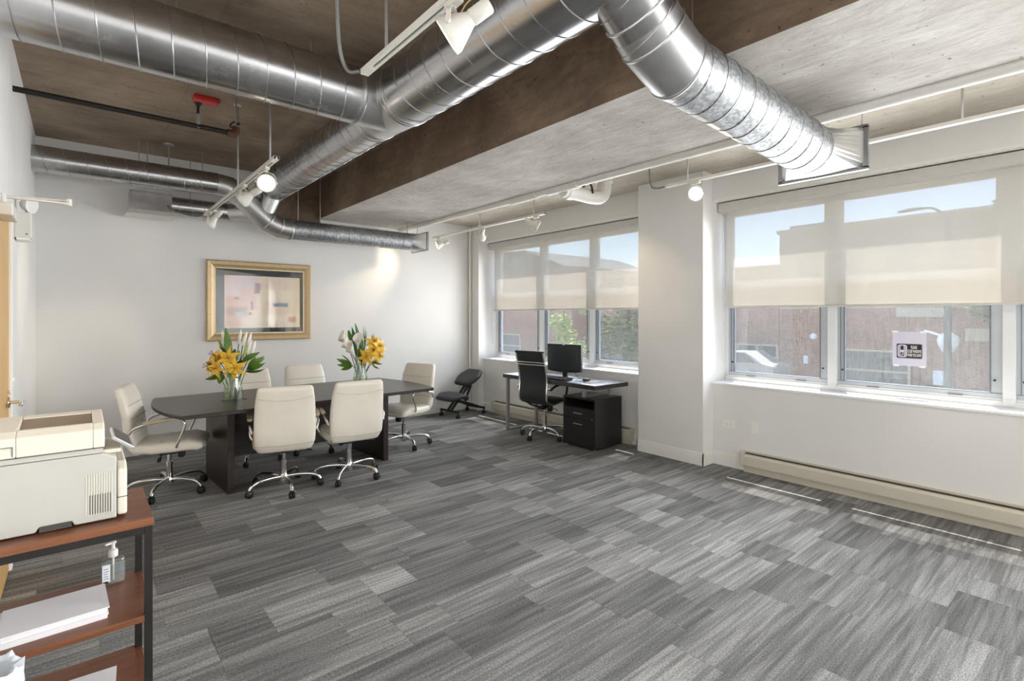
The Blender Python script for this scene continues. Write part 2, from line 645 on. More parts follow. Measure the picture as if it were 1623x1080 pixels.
# ---- walls
wall_back = struct(MB().box(XL - 0.2, 5.35, YB, YB + 0.2, -0.2, 3.5).build('wall_back', 'wall'))
MB().box(4.85, 5.35, 6.59, YB, 0.0, ZR + 0.02).build('corner_chase', 'wall', wall_back)
MB().tube([(4.825, 6.79, 0.0), (4.825, 6.79, ZR)], 0.022, 12).build('riser_pipe', 'white_pipe', wall_back)
wall_left = struct(MB().box(XL - 0.2, XL, YF, YB, -0.2, 3.5).build('wall_left', 'wall'))
wall_rear = struct(MB().box(XL - 0.2, 5.35, YF - 0.2, YF, -0.2, 3.5).build('wall_rear', 'wall'))
wall_right = struct(MB().box(XR, 5.35, YF, YB, -0.2, 0.81).build('wall_right', 'wall'))
MB().box(XR, 5.35, YF, YB, 2.67, 3.5).build('soffit', 'wall', wall_right)
MB().box(XR - 0.004, XR + 0.05, -4.45, 6.59, 2.66, 2.67).box(XR - 0.006, XR, -4.45, 6.59, 2.66, 2.685).build('soffit_bead', 'trim', wall_right)
for y0, y1 in ((2.70, 3.48), (-1.32, -0.55), (YF, -4.5)):
    MB().box(4.765, 5.35, y0, y1, 0.0, ZR + 0.02).build('pilaster', 'wall', wall_right, bevel=0.003)
WIN = [('window_1', 6.59, 3.48, (5.50, 4.53)), ('window_2', 2.70, -0.55, (1.69, 0.535)), ('window_3', -1.32, -4.5, (-2.4, -3.45))]
for i, (nm, y1, y0, posts) in enumerate(WIN):
    MB().box(XR - 0.012, 5.24, y0, y1, 0.808, 0.828).build('window_sill', 'sill', wall_right, bevel=0.003)

# ---- ceiling: brown slab, deep beam, lower grey slab over the window bay
ceiling = struct(MB().box(XL - 0.2, BX0 + 0.1, YF - 0.2, YB + 0.2, ZC, ZC + 0.25).build('ceiling', 'concrete_brown'))
bm = MB()
bm.box(BX0, BX1, YF, YB, ZB, ZC + 0.2)
bm.mi = [1 if k == 0 else 0 for k in range(len(bm.mi))]
bm.build('beam', ['concrete_side', 'concrete_grey'], ceiling)
MB().box(BX1 - 0.05, XR + 0.02, YF, YB, ZR, ZR + 0.4).build('window_bay_slab', 'concrete_beige', ceiling)
MB().box(1.80, BX0 + 0.02, YB - 0.05, YB + 0.01, 2.62, ZC + 0.02).build('beam_haunch', 'concrete_side', ceiling)
for xa in (0.63,):
    MB().prism([(xa - 0.012, ZC + 0.002), (xa + 0.012, ZC + 0.002), (xa, ZC - 0.006)], YF, YB, axis='y').build('form_joint', 'concrete_brown', ceiling)
for ya in (5.62, 4.4, 1.98, -0.4):
    MB().prism([(ya - 0.008, ZC + 0.002), (ya + 0.008, ZC + 0.002), (ya, ZC - 0.005)], XL, BX0, axis='x').build('form_joint', 'concrete_brown', ceiling)


# ---- baseboards
def baseboard(name, segs, face):
    """segs: (a0, a1, b) along the wall; face gives the outward direction"""
    b = MB()
    for a0, a1, w in segs:
        for z0, z1, t_ in ((0.0, 0.092, 0.014), (0.092, 0.098, 0.010), (0.098, 0.118, 0.012), (0.118, 0.126, 0.006)):
            if face == '-y':
                b.box(a0, a1, w - t_, w + 0.001, z0, z1)
            elif face == '-x':
                b.box(w - t_, w + 0.001, a0, a1, z0, z1)
            else:
                b.box(w - 0.001, w + t_, a0, a1, z0, z1)
    return struct(b.build(name, 'trim'))


baseboard('baseboard_back', [(XL, 4.85, YB), (4.85, XR, 6.59)], '-y')
baseboard('baseboard_left', [(YF, 3.24, XL), (4.28, YB, XL)], '+x')
b = baseboard('baseboard_right', [(-0.55, 2.70, XR), (3.48, 6.59, XR), (-4.5, -1.32, XR)], '-x')
baseboard('baseboard_pilaster', [(2.688, 3.492, 4.765), (-1.332, -0.538, 4.765)], '-x')
b2 = MB()
for z0, z1, t_ in ((0.0, 0.092, 0.014), (0.092, 0.098, 0.010), (0.098, 0.118, 0.012), (0.118, 0.126, 0.006)):
    b2.box(4.765 - t_, XR, 2.70 - t_, 2.701, z0, z1)
    b2.box(4.765 - t_, XR, 3.479, 3.48 + t_, z0, z1)
b2.build('return_board', 'trim', bpy.data.objects['baseboard_pilaster'])
MB().box(4.85 - 0.014, 4.851, 6.59, YB, 0, 0.12).build('return_board', 'trim', bpy.data.objects['baseboard_back'])


# ---- windows
def window(nm, y1, y0, posts):
    root = bpy.data.objects.new(nm, None)
    root.location = (XW, (y0 + y1) / 2, 0.828)
    COL.objects.link(root)
    struct(root)
    f = MB()
    f.box(XW, XW + 0.10, y0, y1, 0.828, 0.872)
    f.box(XW + 0.012, XW + 0.10, y0, y1, 0.872, 0.888)
    f.box(XW, XW + 0.10, y0, y1, 2.57, 2.68)
    f.box(XW, XW + 0.10, y1 - 0.035, y1, 0.888, 2.57)
    f.box(XW, XW + 0.10, y0, y0 + 0.035, 0.888, 2.57)
    f.build('frame', 'frame_white', root, bevel=0.002)
    edges = [y1 - 0.035] + [v for p in posts for v in (p + 0.035, p - 0.035)] + [y0 + 0.035]
    for p in posts:
        MB().box(XW - 0.012, XW + 0.10, p - 0.035, p + 0.035, 0.888, 2.57).box(XW - 0.012, XW, p - 0.035, p + 0.035, 0.84, 0.888).build('mullion', 'frame_white', root, bevel=0.002)
    for k in range(0, len(edges), 2):
        b1, b0 = edges[k], edges[k + 1]
        MB().box(XW + 0.01, XW + 0.09, b0, b1, 1.79, 1.83).build('transom', 'frame_white', root, bevel=0.002)
        up = MB()
        for (ya, yb, za, zb) in ((b0, b1, 1.83, 1.86), (b0, b1, 2.535, 2.57), (b0, b0 + 0.04, 1.86, 2.535), (b1 - 0.04, b1, 1.86, 2.535)):
            up.box(XW + 0.03, XW + 0.07, ya, yb, za, zb)
        up = up.build('upper_sash', 'frame_white', root)
        MB().box(XW + 0.047, XW + 0.053, b0 + 0.04, b1 - 0.04, 1.86, 2.535).build('pane', 'glass', up)
        lo = MB()
        for (ya, yb, za, zb) in ((b0, b1, 0.888, 0.925), (b0, b1, 1.76, 1.79), (b0, b0 + 0.07, 0.925, 1.76), (b1 - 0.055, b1, 0.925, 1.76)):
            lo.box(XW + 0.02, XW + 0.065, ya, yb, za, zb)
        for ya in (b1 - 0.055, b0 + 0.07):
            lo.box(XW + 0.014, XW + 0.03, ya - 0.004, ya + 0.004, 0.925, 1.76, 1)
        lo.box(XW + 0.014, XW + 0.03, b1 - 0.03, b1 - 0.024, 0.925, 1.76, 1)
        lo.box(XW + 0.016, XW + 0.03, b0, b1, 0.921, 0.926, 1)
        lo = lo.build('lower_sash', ['frame_grey', 'gasket'], root)
        MB().box(XW + 0.04, XW + 0.046, b0 + 0.07, b1 - 0.055, 0.925, 1.76).build('pane', 'glass_screen', lo)
        for ya in (b1 - 0.042, b0 + 0.045):
            MB().lathe([(0.0, 0.0), (0.008, 0.0), (0.008, 0.012), (0.0, 0.014)], (XW + 0.02, ya, 1.02), (-1, 0, 0), 10).build('latch_knob', 'black_plastic', lo)
        for yf in (0.25, 0.75):
            yy = b0 + (b1 - b0) * yf
            MB().box(XW + 0.004, XW + 0.02, yy - 0.045, yy + 0.045, 0.886, 0.893).build('rail_clip', 'gasket', lo)
    return root


for w in WIN:
    window(*w)

# ---- roller shades
for (nm, y1, y0, posts), lab in zip(WIN, ('half-drawn translucent beige roller shade over the window behind the desk',
                                         'half-drawn translucent beige roller shade over the window with the paper notice',
                                         'half-drawn roller shade over the window behind the viewer')):
    sh = thing('roller_shade', lab, 'shade', (5.12, (y0 + y1) / 2, 1.58))
    hi, lo_ = y1 - 0.012, y0 + 0.012
    MB().box(5.035, 5.165, lo_, hi, 2.565, 2.658).build('headrail', 'headrail', sh, bevel=0.006)
    MB().box(5.1185, 5.1205, lo_ + 0.03, hi - 0.05, 1.605, 2.575).build('fabric', 'shade', sh)
    MB().tube([(5.1195, lo_ + 0.03, 1.592), (5.1195, hi - 0.05, 1.592)], 0.013, 10).build('hem_bar', 'headrail', sh)
    MB().tube(arc_pts([(5.09, hi - 0.015, 2.57), (5.09, hi - 0.02, 2.0), (5.095, hi - 0.02, 1.12), (5.105, hi - 0.025, 1.10), (5.11, hi - 0.02, 1.12), (5.11, hi - 0.018, 2.0), (5.11, hi - 0.015, 2.57)], 4), 0.0022, 6).build('pull_chain', 'white_metal', sh)

# ---- paper notice taped to the middle pane of window_2
sign = thing('paper_notice', 'white paper notice with a black printed panel taped to the window glass', 'notice', (5.238, 1.137, 1.085))
XS = 5.2385
MB().box(XS - 0.0008, XS + 0.0004, 1.023, 1.25, 1.087, 1.368).build('sheet', 'paper_blue', sign)
for ya, yb, za, zb in ((1.212, 1.252, 1.362, 1.376), (1.020, 1.065, 1.360, 1.374), (1.205, 1.243, 1.080, 1.093), (1.030, 1.068, 1.078, 1.090)):
    MB().box(XS - 0.0012, XS - 0.0008, ya, yb, za, zb).build('tape', 'tape', sign)


def panel(y0, y1, z0, z1, r, x, name, mat, par):
    pts = []
    for (cy, cz, a0) in ((y1 - r, z1 - r, 0), (y0 + r, z1 - r, 90), (y0 + r, z0 + r, 180), (y1 - r, z0 + r, 270)):
        for k in range(4):
            a = math.radians(a0 + k * 30)
            pts.append((cy + r * math.cos(a), cz + r * math.sin(a)))
    return MB().prism(pts, x, x + 0.0003, axis='x').build(name, mat, par)


pan = panel(1.049, 1.222, 1.148, 1.270, 0.010, XS - 0.0014, 'panel_border', 'ink_grey', sign)
panel(1.054, 1.217, 1.154, 1.264, 0.005, XS - 0.0018, 'black_panel', 'ink', sign)
panel(1.150, 1.214, 1.158, 1.260, 0.016, XS - 0.0022, 'icon_field', 'paper_blue', sign)
panel(1.1725, 1.194, 1.218, 1.252, 0.001, XS - 0.0026, 'icon_sash', 'ink', sign)
panel(1.1725, 1.194, 1.165, 1.198, 0.001, XS - 0.0026, 'icon_sash', 'ink', sign)
MB().prism([(1.190, 1.168), (1.180, 1.196), (1.176, 1.190), (1.184, 1.166)], XS - 0.0029, XS - 0.0027, axis='x').build('icon_arrow', 'paper_blue', sign)
for yy in (1.164, 1.203):
    for k in range(5):
        panel(yy - 0.006, yy + 0.006, 1.172 + k * 0.016, 1.179 + k * 0.016, 0.001, XS - 0.0026, 'icon_brick', 'ink_grey', sign)


def text_mesh(txt, size):
    cu = bpy.data.curves.new('lettering', 'FONT')
    cu.body = txt
    cu.size = size
    cu.align_x = 'CENTER'
    cu.align_y = 'CENTER'
    cu.offset = size * 0.018
    tmp = bpy.data.objects.new('tmp_text', cu)
    COL.objects.link(tmp)
    dg = bpy.context.evaluated_depsgraph_get()
    dg.update()
    me = bpy.data.meshes.new_from_object(tmp.evaluated_get(dg))
    bpy.data.objects.remove(tmp)
    me.name = 'lettering'
    return me


def lettering(txt, size, y, z, par, width):
    me = text_mesh(txt, size)
    xs = [v.co.x for v in me.vertices]
    w = max(xs) - min(xs)
    for v in me.vertices:
        v.co = (0.0, -v.co.x * width / w, v.co.y)
    me.materials.clear()
    me.materials.append(MAT['tape'])
    o = bpy.data.objects.new('lettering', me)
    o.location = Vector((XS - 0.0024, y, z)) - world_origin(par)
    o.parent = par
    COL.objects.link(o)
    return o


lettering('PLEASE', 0.034, 1.104, 1.240, sign, 0.040)
lettering('CLOSE WINDOWS', 0.034, 1.1015, 1.208, sign, 0.090)
lettering('WHEN YOU LEAVE', 0.034, 1.1015, 1.176, sign, 0.090)


# ---- baseboard heaters
def heater(lab, y0, y1):
    h = thing('baseboard_heater', lab, 'heater', (4.90, (y0 + y1) / 2, 0.0))
    MB().prism([(4.951, 0.055), (4.872, 0.06), (4.866, 0.075), (4.866, 0.155), (4.88, 0.172), (4.951, 0.176)], y0 + 0.03, y1 - 0.03, axis='y').build('cover', 'heater', h, bevel=0.002)
    MB().box(4.90, 4.951, y0 + 0.02, y1 - 0.02, 0.0, 0.056).build('back_plate', 'heater', h)
    MB().box(4.905, 4.945, y0 + 0.03, y1 - 0.03, 0.1755, 0.181).build('slot', 'dark_gap', h)
    MB().box(4.935, 4.951, y0, y1, 0.18, 0.196).build('back_lip', 'heater', h)
    for a in (y0, y1 - 0.03):
        MB().box(4.862, 4.951, a, a + 0.03, 0.05, 0.186).build('end_cap', 'heater', h, bevel=0.003)
    return h


heater('beige baseboard heater under the desk window', 3.66, 6.28)
heater('long beige baseboard heater under the window with the paper notice', -0.45, 2.375)


# ---- electrical plates
def plate(name, lab, cat, c, face, horiz, kind_):
    w, h = (0.118, 0.074) if horiz else (0.074, 0.118)
    p = thing(name, lab, cat, c)
    m = MB()
    x, y, z = c
    if face == '-x':
        m.box(x - 0.006, x, y - w / 2, y + w / 2, z - h / 2, z + h / 2)
    elif face == '+x':
        m.box(x, x + 0.006, y - w / 2, y + w / 2, z - h / 2, z + h / 2)
    else:
        m.box(x - w / 2, x + w / 2, y - 0.006, y, z - h / 2, z + h / 2)
    m.build('cover_plate', 'plate', p, bevel=0.003)
    spots = (-0.02, 0.02) if kind_ == 'outlet' else (0,)
    for s in spots:
        u, v = (s, 0) if horiz else (0, s)
        for q in (-0.006, 0.006) if kind_ == 'outlet' else (0,):
            a, bb = (0.0015, 0.005) if kind_ == 'outlet' else (0.005, 0.012)
            qq = (q, 0)
            if horiz:
                qq = (0, q)
                a, bb = bb, a
            cu, cv = u + qq[0], v + qq[1]
            d = MB()
            if face == '-x':
                d.box(x - 0.0085 if kind_ != 'outlet' else x - 0.0066, x - 0.0055, y + cu - a, y + cu + a, z + cv - bb, z + cv + bb)
            elif face == '+x':
                d.box(x + 0.0055, x + 0.016, y + cu - a, y + cu + a, z + cv - bb, z + cv + bb)
            else:
                d.box(x + cu - a, x + cu + a, y - 0.0066, y - 0.0055, z + cv - bb, z + cv + bb)
            d.build('slot' if kind_ == 'outlet' else 'toggle', 'slot' if kind_ == 'outlet' else 'plate', p)
    return p


plate('wall_outlet', 'horizontal double socket plate low on the wall beside the pilaster', 'outlet', (XR, 2.527, 0.42), '-x', True, 'outlet')
plate('wall_outlet', 'upright white plate low on the wall above the end of the long heater', 'outlet', (XR, 2.264, 0.423), '-x', False, 'switch')
plate('wall_outlet', 'upright white plate on the wall left of the desk', 'outlet', (XR, 6.13, 0.446), '-x', False, 'outlet')
plate('wall_outlet', 'white outlet plate on the back wall behind the kneeling chair', 'outlet', (4.60, YB, 0.36), '-y', True, 'outlet')
plate('light_switch', 'white light switch on the left wall beside the wooden door', 'switch', (XL, 4.52, 1.10), '+x', False, 'switch')

# ---- door on the left wall
door = bpy.data.objects.new('door_1', None)
door.location = (XL, 3.77, 0)
COL.objects.link(door)
struct(door)
MB().box(XL, XL + 0.012, 3.31, 4.21, 0.008, 2.075).build('door_leaf', 'door_wood', door)
MB().box(XL, XL + 0.025, 4.21, 4.27, 0.0, 2.135).box(XL, XL + 0.025, 3.25, 3.31, 0.0, 2.135).box(XL, XL + 0.025, 3.31, 4.21, 2.075, 2.135).build('door_frame', 'trim', door, bevel=0.004)
hd = MB().lathe([(0.0, 0.0), (0.032, 0.0), (0.032, 0.008), (0.026, 0.012), (0.0, 0.012)], (XL + 0.012, 4.13, 1.0), (1, 0, 0), 20)
hd.tube([(XL + 0.02, 4.13, 1.0), (XL + 0.075, 4.13, 1.0)], 0.011, 12)
hd.obox((XL + 0.075, 4.075, 1.0), (0.016, 0.13, 0.024))
hd.obox((XL + 0.02, 4.13, 1.06), (0.016, 0.03, 0.016))
hd.build('lever_handle', 'chrome', door, bevel=0.002)
cl = thing('door_closer', 'white overhead door closer with folded arm above the wooden door', 'closer', (XL + 0.03, 3.75, 2.04))
MB().box(XL + 0.012, XL + 0.075, 3.58, 3.86, 2.005, 2.068).build('body', 'white_metal', cl, bevel=0.006)
MB().obox((XL + 0.158, 3.66, 2.105), (0.27, 0.022, 0.010), Matrix.Rotation(0.06, 3, 'Z')).build('arm', 'white_metal', cl, bevel=0.002)
MB().obox((XL + 0.148, 3.71, 2.122), (0.255, 0.020, 0.010), Matrix.Rotation(-0.18, 3, 'Z')).build('arm', 'white_metal', cl, bevel=0.002)
MB().lathe([(0, 0), (0.014, 0), (0.014, 0.035), (0, 0.035)], (XL + 0.285, 3.672, 2.096), (0, 0, 1), 12).build('pivot', 'white_metal', cl)
MB().lathe([(0, 0), (0.012, 0), (0.012, 0.06), (0, 0.06)], (XL + 0.035, 3.65, 2.06), (0, 0, 1), 12).build('pivot', 'white_metal', cl)
em = thing('emergency_light', 'white emergency light with round lamp head on the left wall', 'light', (XL, 4.78, 2.0))
MB().box(XL, XL + 0.085, 4.70, 4.86, 2.02, 2.19).build('housing', 'white_metal', em, bevel=0.006)
MB().box(XL + 0.01, XL + 0.075, 4.70, 4.85, 2.005, 2.02).build('underside', 'plate', em)
MB().lathe([(0, 0), (0.005, 0), (0.005, 0.002), (0, 0.002)], (XL + 0.06, 4.699, 2.045), (0, -1, 0), 12).build('test_button', 'slot', em)
MB().tube([(XL + 0.06, 4.76, 2.19), (XL + 0.06, 4.76, 2.215)], 0.010, 10).build('swivel', 'white_metal', em)
MB().lathe([(0.0, -0.05), (0.022, -0.05), (0.04, -0.035), (0.055, 0.0), (0.057, 0.012), (0.045, 0.014), (0.0, 0.008)], (XL + 0.075, 4.755, 2.25), (0.75, -0.45, -0.12), 20).build('lamp_head', 'white_metal', em)

# ================================================================== ductwork
def helix(p, q, r, pitch, n=26, phase=0.0, taper=None):
    p, q = Vector(p), Vector(q)
    ax = (q - p)
    L = ax.length
    M = aim(ax)
    turns = L / pitch
    k = max(4, int(turns * n))
    out = []
    for i in range(k + 1):
        s = i / k
        a = 2 * PI * turns * s + phase
        out.append(p + M @ Vector((math.cos(a) * r, math.sin(a) * r, L * s)))
    return out


def duct_part(par, p, q, r, pitch, mat, seam_r=0.0035, phase=0.0):
    MB().tube([p, q], r, 44, caps=True).build('duct_pipe', mat, par)
    if pitch:
        MB().tube(helix(p, q, r + 0.0005, pitch, phase=phase), seam_r, 5, caps=False).build('spiral_seam', 'seam', par)


def collar(par, c, axis, r, w=0.012, h=0.006):
    a = Vector(axis).normalized()
    c = Vector(c)
    MB().lathe([(r - 0.01, -w), (r + h * 0.5, -w), (r + h, -w * 0.3), (r + h, w * 0.3), (r + h * 0.5, w), (r - 0.01, w)], c, a, 44).build('collar', 'galv_smooth', par)


def rod(par, x, y, z0, z1, r=0.005):
    MB().tube([(x, y, z0), (x, y, z1)], r, 8).build('hanger_rod', 'rod', par)


def screws(par, pts):
    for p, d in pts:
        MB().lathe([(0, 0.004), (0.004, 0.003), (0.005, 0.0)], p, d, 8).build('screw', 'seam', par)


ZD = 2.97
# run along X from the left wall
dA = thing('spiral_duct', 'wide galvanised spiral duct running from the left wall to the tee', 'duct', (0.5, 3.30, ZD - 0.18))
duct_part(dA, (XL, 3.30, ZD), (1.42, 3.30, ZD), 0.18, 0.152, 'galv')
collar(dA, (1.41, 3.30, ZD), (1, 0, 0), 0.18)
rod(dA, 0.40, 3.30, ZD + 0.17, ZC)
rod(dA, 1.12, 3.30, ZD + 0.17, ZC)

# tee
tee = thing('duct_tee', 'smooth galvanised tee joining the three overhead ducts', 'duct', (1.68, 3.30, ZD - 0.19))
MB().tube([(1.665, 3.06, ZD), (1.68, 3.54, ZD)], [0.196, 0.166], 44).build('tee_body', 'galv_smooth', tee)
MB().tube([(1.38, 3.30, ZD), (1.70, 3.30, ZD)], [0.181, 0.176], 44).build('tee_branch', 'galv_smooth', tee)
collar(tee, (1.666, 3.09, ZD), (0, 1, 0), 0.194)
collar(tee, (1.679, 3.52, ZD), (0, 1, 0), 0.168)
screws(tee, [((1.45, 3.24, ZD - 0.17), (0, -0.3, -1)), ((1.47, 3.16, ZD - 0.11), (0, -0.8, -0.6)), ((1.45, 3.14, ZD + 0.02), (0, -1, 0))])

# run toward and past the viewer
dB = thing('spiral_duct', 'widest galvanised spiral duct running beside the beam toward the viewer', 'duct', (1.66, 1.2, ZD - 0.2))
duct_part(dB, (1.66, 3.07, ZD), (1.64, YF, ZD), 0.20, 0.165, 'galv', phase=1.0)
collar(dB, (1.66, 3.04, ZD), (0, 1, 0), 0.20)
for yy in (2.35, 0.4, -2.0):
    rod(dB, 1.655, yy, ZD + 0.19, ZC, 0.004)

# narrower run to the back wall
dC = thing('spiral_duct', 'narrower galvanised spiral duct running from the tee to the back wall', 'duct', (1.68, 4.9, ZD - 0.165))
duct_part(dC, (1.68, 3.53, ZD), (1.68, 6.28, ZD), 0.165, 0.115, 'galv', phase=0.4)
collar(dC, (1.68, 3.56, ZD), (0, 1, 0), 0.165)
collar(dC, (1.68, 6.27, ZD), (0, 1, 0), 0.165)
for yy in (4.1, 5.4):
    rod(dC, 1.68, yy, ZD + 0.155, ZC)

# small run along the back wall on the left
dD = thing('spiral_duct', 'slim galvanised spiral duct high along the back wall from the left wall', 'duct', (0.3, 6.3, 2.80))
duct_part(dD, (XL, 6.30, 2.92), (1.13, 6.30, 2.92), 0.12, 0.152, 'galv', 0.003)
for xx, r_ in ((0.45, 0.004), (0.52, 0.006), (0.70, 0.008), (1.0, 0.004)):
    rod(dD, xx, 6.30, 3.03, ZC, r_)
MB().lathe([(0, 0), (0.05, 0), (0.045, -0.012), (0, -0.014)], (0.70, 6.30, ZC), (0, 0, 1), 16).build('anchor_plate', 'rod', dD)

# dropping elbow and the run to the register
dE = thing('spiral_duct', 'galvanised duct on the back wall with an elbow and flared register near the beam', 'duct', (2.4, 6.3, 2.40))
el = [(1.12, 6.30, 2.92), (1.24, 6.30, 2.905), (1.40, 6.29, 2.80), (1.66, 6.29, 2.575), (1.78, 6.29, 2.525), (1.88, 6.29, 2.515)]
MB().tube(el, 0.119, 40).build('elbow', 'galv_smooth', dE)
for i in (1, 2, 3, 4):
    d = (Vector(el[i + 1]) - Vector(el[i - 1]))
    collar(dE, el[i], d, 0.119, 0.007, 0.005)
duct_part(dE, (1.88, 6.29, 2.515), (3.44, 6.29, 2.515), 0.115, 0.15, 'galv_spangle', 0.003)
collar(dE, (1.89, 6.29, 2.515), (1, 0, 0), 0.116)
MB().tube([(1.68, 6.20, 2.90), (1.60, 6.28, 2.66)], 0.10, 28).build('takeoff', 'galv_smooth', dE)
rod(dE, 1.98, 6.29, 2.62, ZC)
rod(dE, 2.24, 6.29, 2.62, ZC)
rod(dE, 3.42, 6.29, 2.62, ZB + 0.005, 0.006)
rod(dE, 3.60, 6.33, 2.62, ZB + 0.005, 0.004)


def register(par, c, r, x1, hw, hh, mat):
    """round-to-rectangle flare along +X ending in a flanged grille"""
    cx, cy, cz = c
    n = 48
    ring0, ring1 = [], []
    for j in range(n):
        a = 2 * PI * j / n
        ca, sa = math.cos(a), math.sin(a)
        ring0.append((cx, cy + ca * r, cz + sa * r))
        k = min(hw / max(1e-6, abs(ca)), hh / max(1e-6, abs(sa)))
        ring1.append((x1 - 0.02, cy + ca * k, cz + sa * k))
    m = MB()
    m.add(ring0 + ring1, [(j, (j + 1) % n, n + (j + 1) % n, n + j) for j in range(n)], 0, False)
    m.build('flare', mat, par)
    g = MB()
    for (ya, yb, za, zb) in ((-hw - 0.02, hw + 0.02, hh - 0.008, hh + 0.012), (-hw - 0.02, hw + 0.02, -hh - 0.012, -hh + 0.008), (-hw - 0.02, -hw + 0.008, -hh, hh), (hw - 0.008, hw + 0.02, -hh, hh)):
        g.box(x1 - 0.025, x1, cy + ya, cy + yb, cz + za, cz + zb)
    g.build('flange', 'seam', par)
    k = int(hh * 2 / 0.03)
    for i in range(k):
        z = cz - hh + 0.02 + i * (2 * hh - 0.03) / max(1, k - 1)
        MB().obox((x1 - 0.012, cy, z), (0.02, 2 * hw, 0.003), Matrix.Rotation(0.6, 3, 'Y')).build('louvre', 'galv_smooth', par)


register(dE, (3.44, 6.29, 2.515), 0.115, 3.63, 0.20, 0.115, 'galv_smooth')

# lower stub with the square outlet box
dF = thing('spiral_duct', 'short low duct ending in a square outlet box on the back wall', 'duct', (0.9, 6.6, 2.55))
duct_part(dF, (0.75, 6.60, 2.685), (1.36, 6.60, 2.685), 0.10, 0.12, 'galv', 0.003)
MB().box(0.39, 0.75, 6.50, 6.70, 2.60, 2.79).build('outlet_box', 'galv', dF, bevel=0.003)
MB().add([(0.39, 6.50, 2.60), (0.75, 6.50, 2.60), (0.75, 6.70, 2.60), (0.39, 6.70, 2.60), (0.36, 6.45, 2.545), (0.78, 6.45, 2.545), (0.78, 6.75, 2.545), (0.36, 6.75, 2.545)],
         [(0, 1, 5, 4), (1, 2, 6, 5), (2, 3, 7, 6), (3, 0, 4, 7), (4, 5, 6, 7)]).build('diffuser', 'white_metal', dF)
MB().tube([(1.30, 6.60, 2.685), (1.50, 6.45, 2.70), (1.60, 6.35, 2.66)], 0.095, 24).build('link_elbow', 'galv_smooth', dF)
rod(dF, 0.93, 6.60, 2.78, ZC, 0.004)

# branch that drops under the beam to the window bay
dG = thing('spiral_duct', 'spangled galvanised branch duct crossing under the beam to a flared register', 'duct', (2.7, 1.3, 2.40))
q = [(1.66, 1.345, 2.93), (1.93, 1.335, 2.735), (2.10, 1.325, 2.652), (3.42, 1.25, 2.525)]
duct_part(dG, q[0], q[1], 0.149, 0.17, 'galv', 0.003)
MB().tube([Vector(q[0]).lerp(Vector(q[1]), 0.8), q[1], q[2], Vector(q[2]).lerp(Vector(q[3]), 0.03)], 0.150, 44).build('elbow', 'galv_smooth', dG)
collar(dG, q[1], Vector(q[2]) - Vector(q[0]), 0.151, 0.006, 0.005)
collar(dG, q[2], Vector(q[3]) - Vector(q[1]), 0.151, 0.006, 0.005)
collar(dG, Vector(q[0]).lerp(Vector(q[1]), 0.62), Vector(q[1]) - Vector(q[0]), 0.150, 0.006, 0.005)
duct_part(dG, q[2], q[3], 0.149, 0.125, 'galv_spangle', 0.003)
screws(dG, [(Vector(q[2]) + Vector((0.06, -0.10, -0.115)), (0, -0.6, -0.8)), (Vector(q[2]) + Vector((0.03, -0.14, -0.04)), (0, -1, -0.3)), (Vector(q[1]) + Vector((-0.05, -0.13, -0.06)), (0, -0.9, -0.4))])
register(dG, q[3], 0.149, 3.66, 0.24, 0.125, 'galv_smooth')
rod(dG, 2.25, 1.33, 2.75, ZC - 0.02, 0.004)
rod(dG, 3.67, 1.03, 2.62, ZR, 0.004)

# ================================================================== pipes
pw = thing('white_pipe', 'long white painted pipe running along the lower edge of the beam', 'pipe', (3.66, 3, 2.75))
MB().tube([(3.622, YF, 2.772), (3.622, YB, 2.772)], 0.046, 20).build('pipe', 'white_pipe', pw)
for yy in (4.32, 3.75):
    MB().tube([(3.628, yy, 2.772), (3.628, yy - 0.42, 2.772)], 0.056, 20).build('sleeve', 'white_pipe', pw)
for yy in (5.6, 2.0, 0.6, -2.0):
    MB().box(3.60, 3.645, yy - 0.012, yy + 0.012, 2.83, ZR).build('strap', 'white_pipe', pw)
dr = thing('drain_pipe', 'short fat white drain pipe with an elbow under the window bay slab', 'pipe', (4.0, 3.45, 2.6))
MB().tube(arc_pts([(3.66, 3.56, 2.745), (3.85, 3.54, 2.735), (4.02, 3.52, 2.725), (4.14, 3.505, 2.735), (4.20, 3.50, 2.80), (4.205, 3.50, 2.96)], 6), 0.072, 24).build('pipe', 'white_pipe', dr)
MB().lathe([(0.0, -0.05), (0.06, -0.05), (0.082, -0.03), (0.082, 0.04), (0.072, 0.05)], (3.73, 3.555, 2.742), (1, -0.08, -0.03), 24).build('hub', 'white_pipe', dr)
MB().lathe([(0.072, -0.01), (0.088, -0.008), (0.088, 0.05), (0.0, 0.05)], (4.205, 3.50, 2.90), (0, 0, 1), 24).build('hub', 'white_pipe', dr)
MB().tube(arc_pts([(3.97, 3.60, 2.74), (3.97, 3.58, 2.82), (3.97, 3.525, 2.865), (3.97, 3.47, 2.82), (3.97, 3.45, 2.74)], 4), 0.011, 6).tube([(3.97, 3.525, 2.86), (3.97, 3.525, ZR)], 0.006, 6).build('clevis_hanger', 'rust', dr)

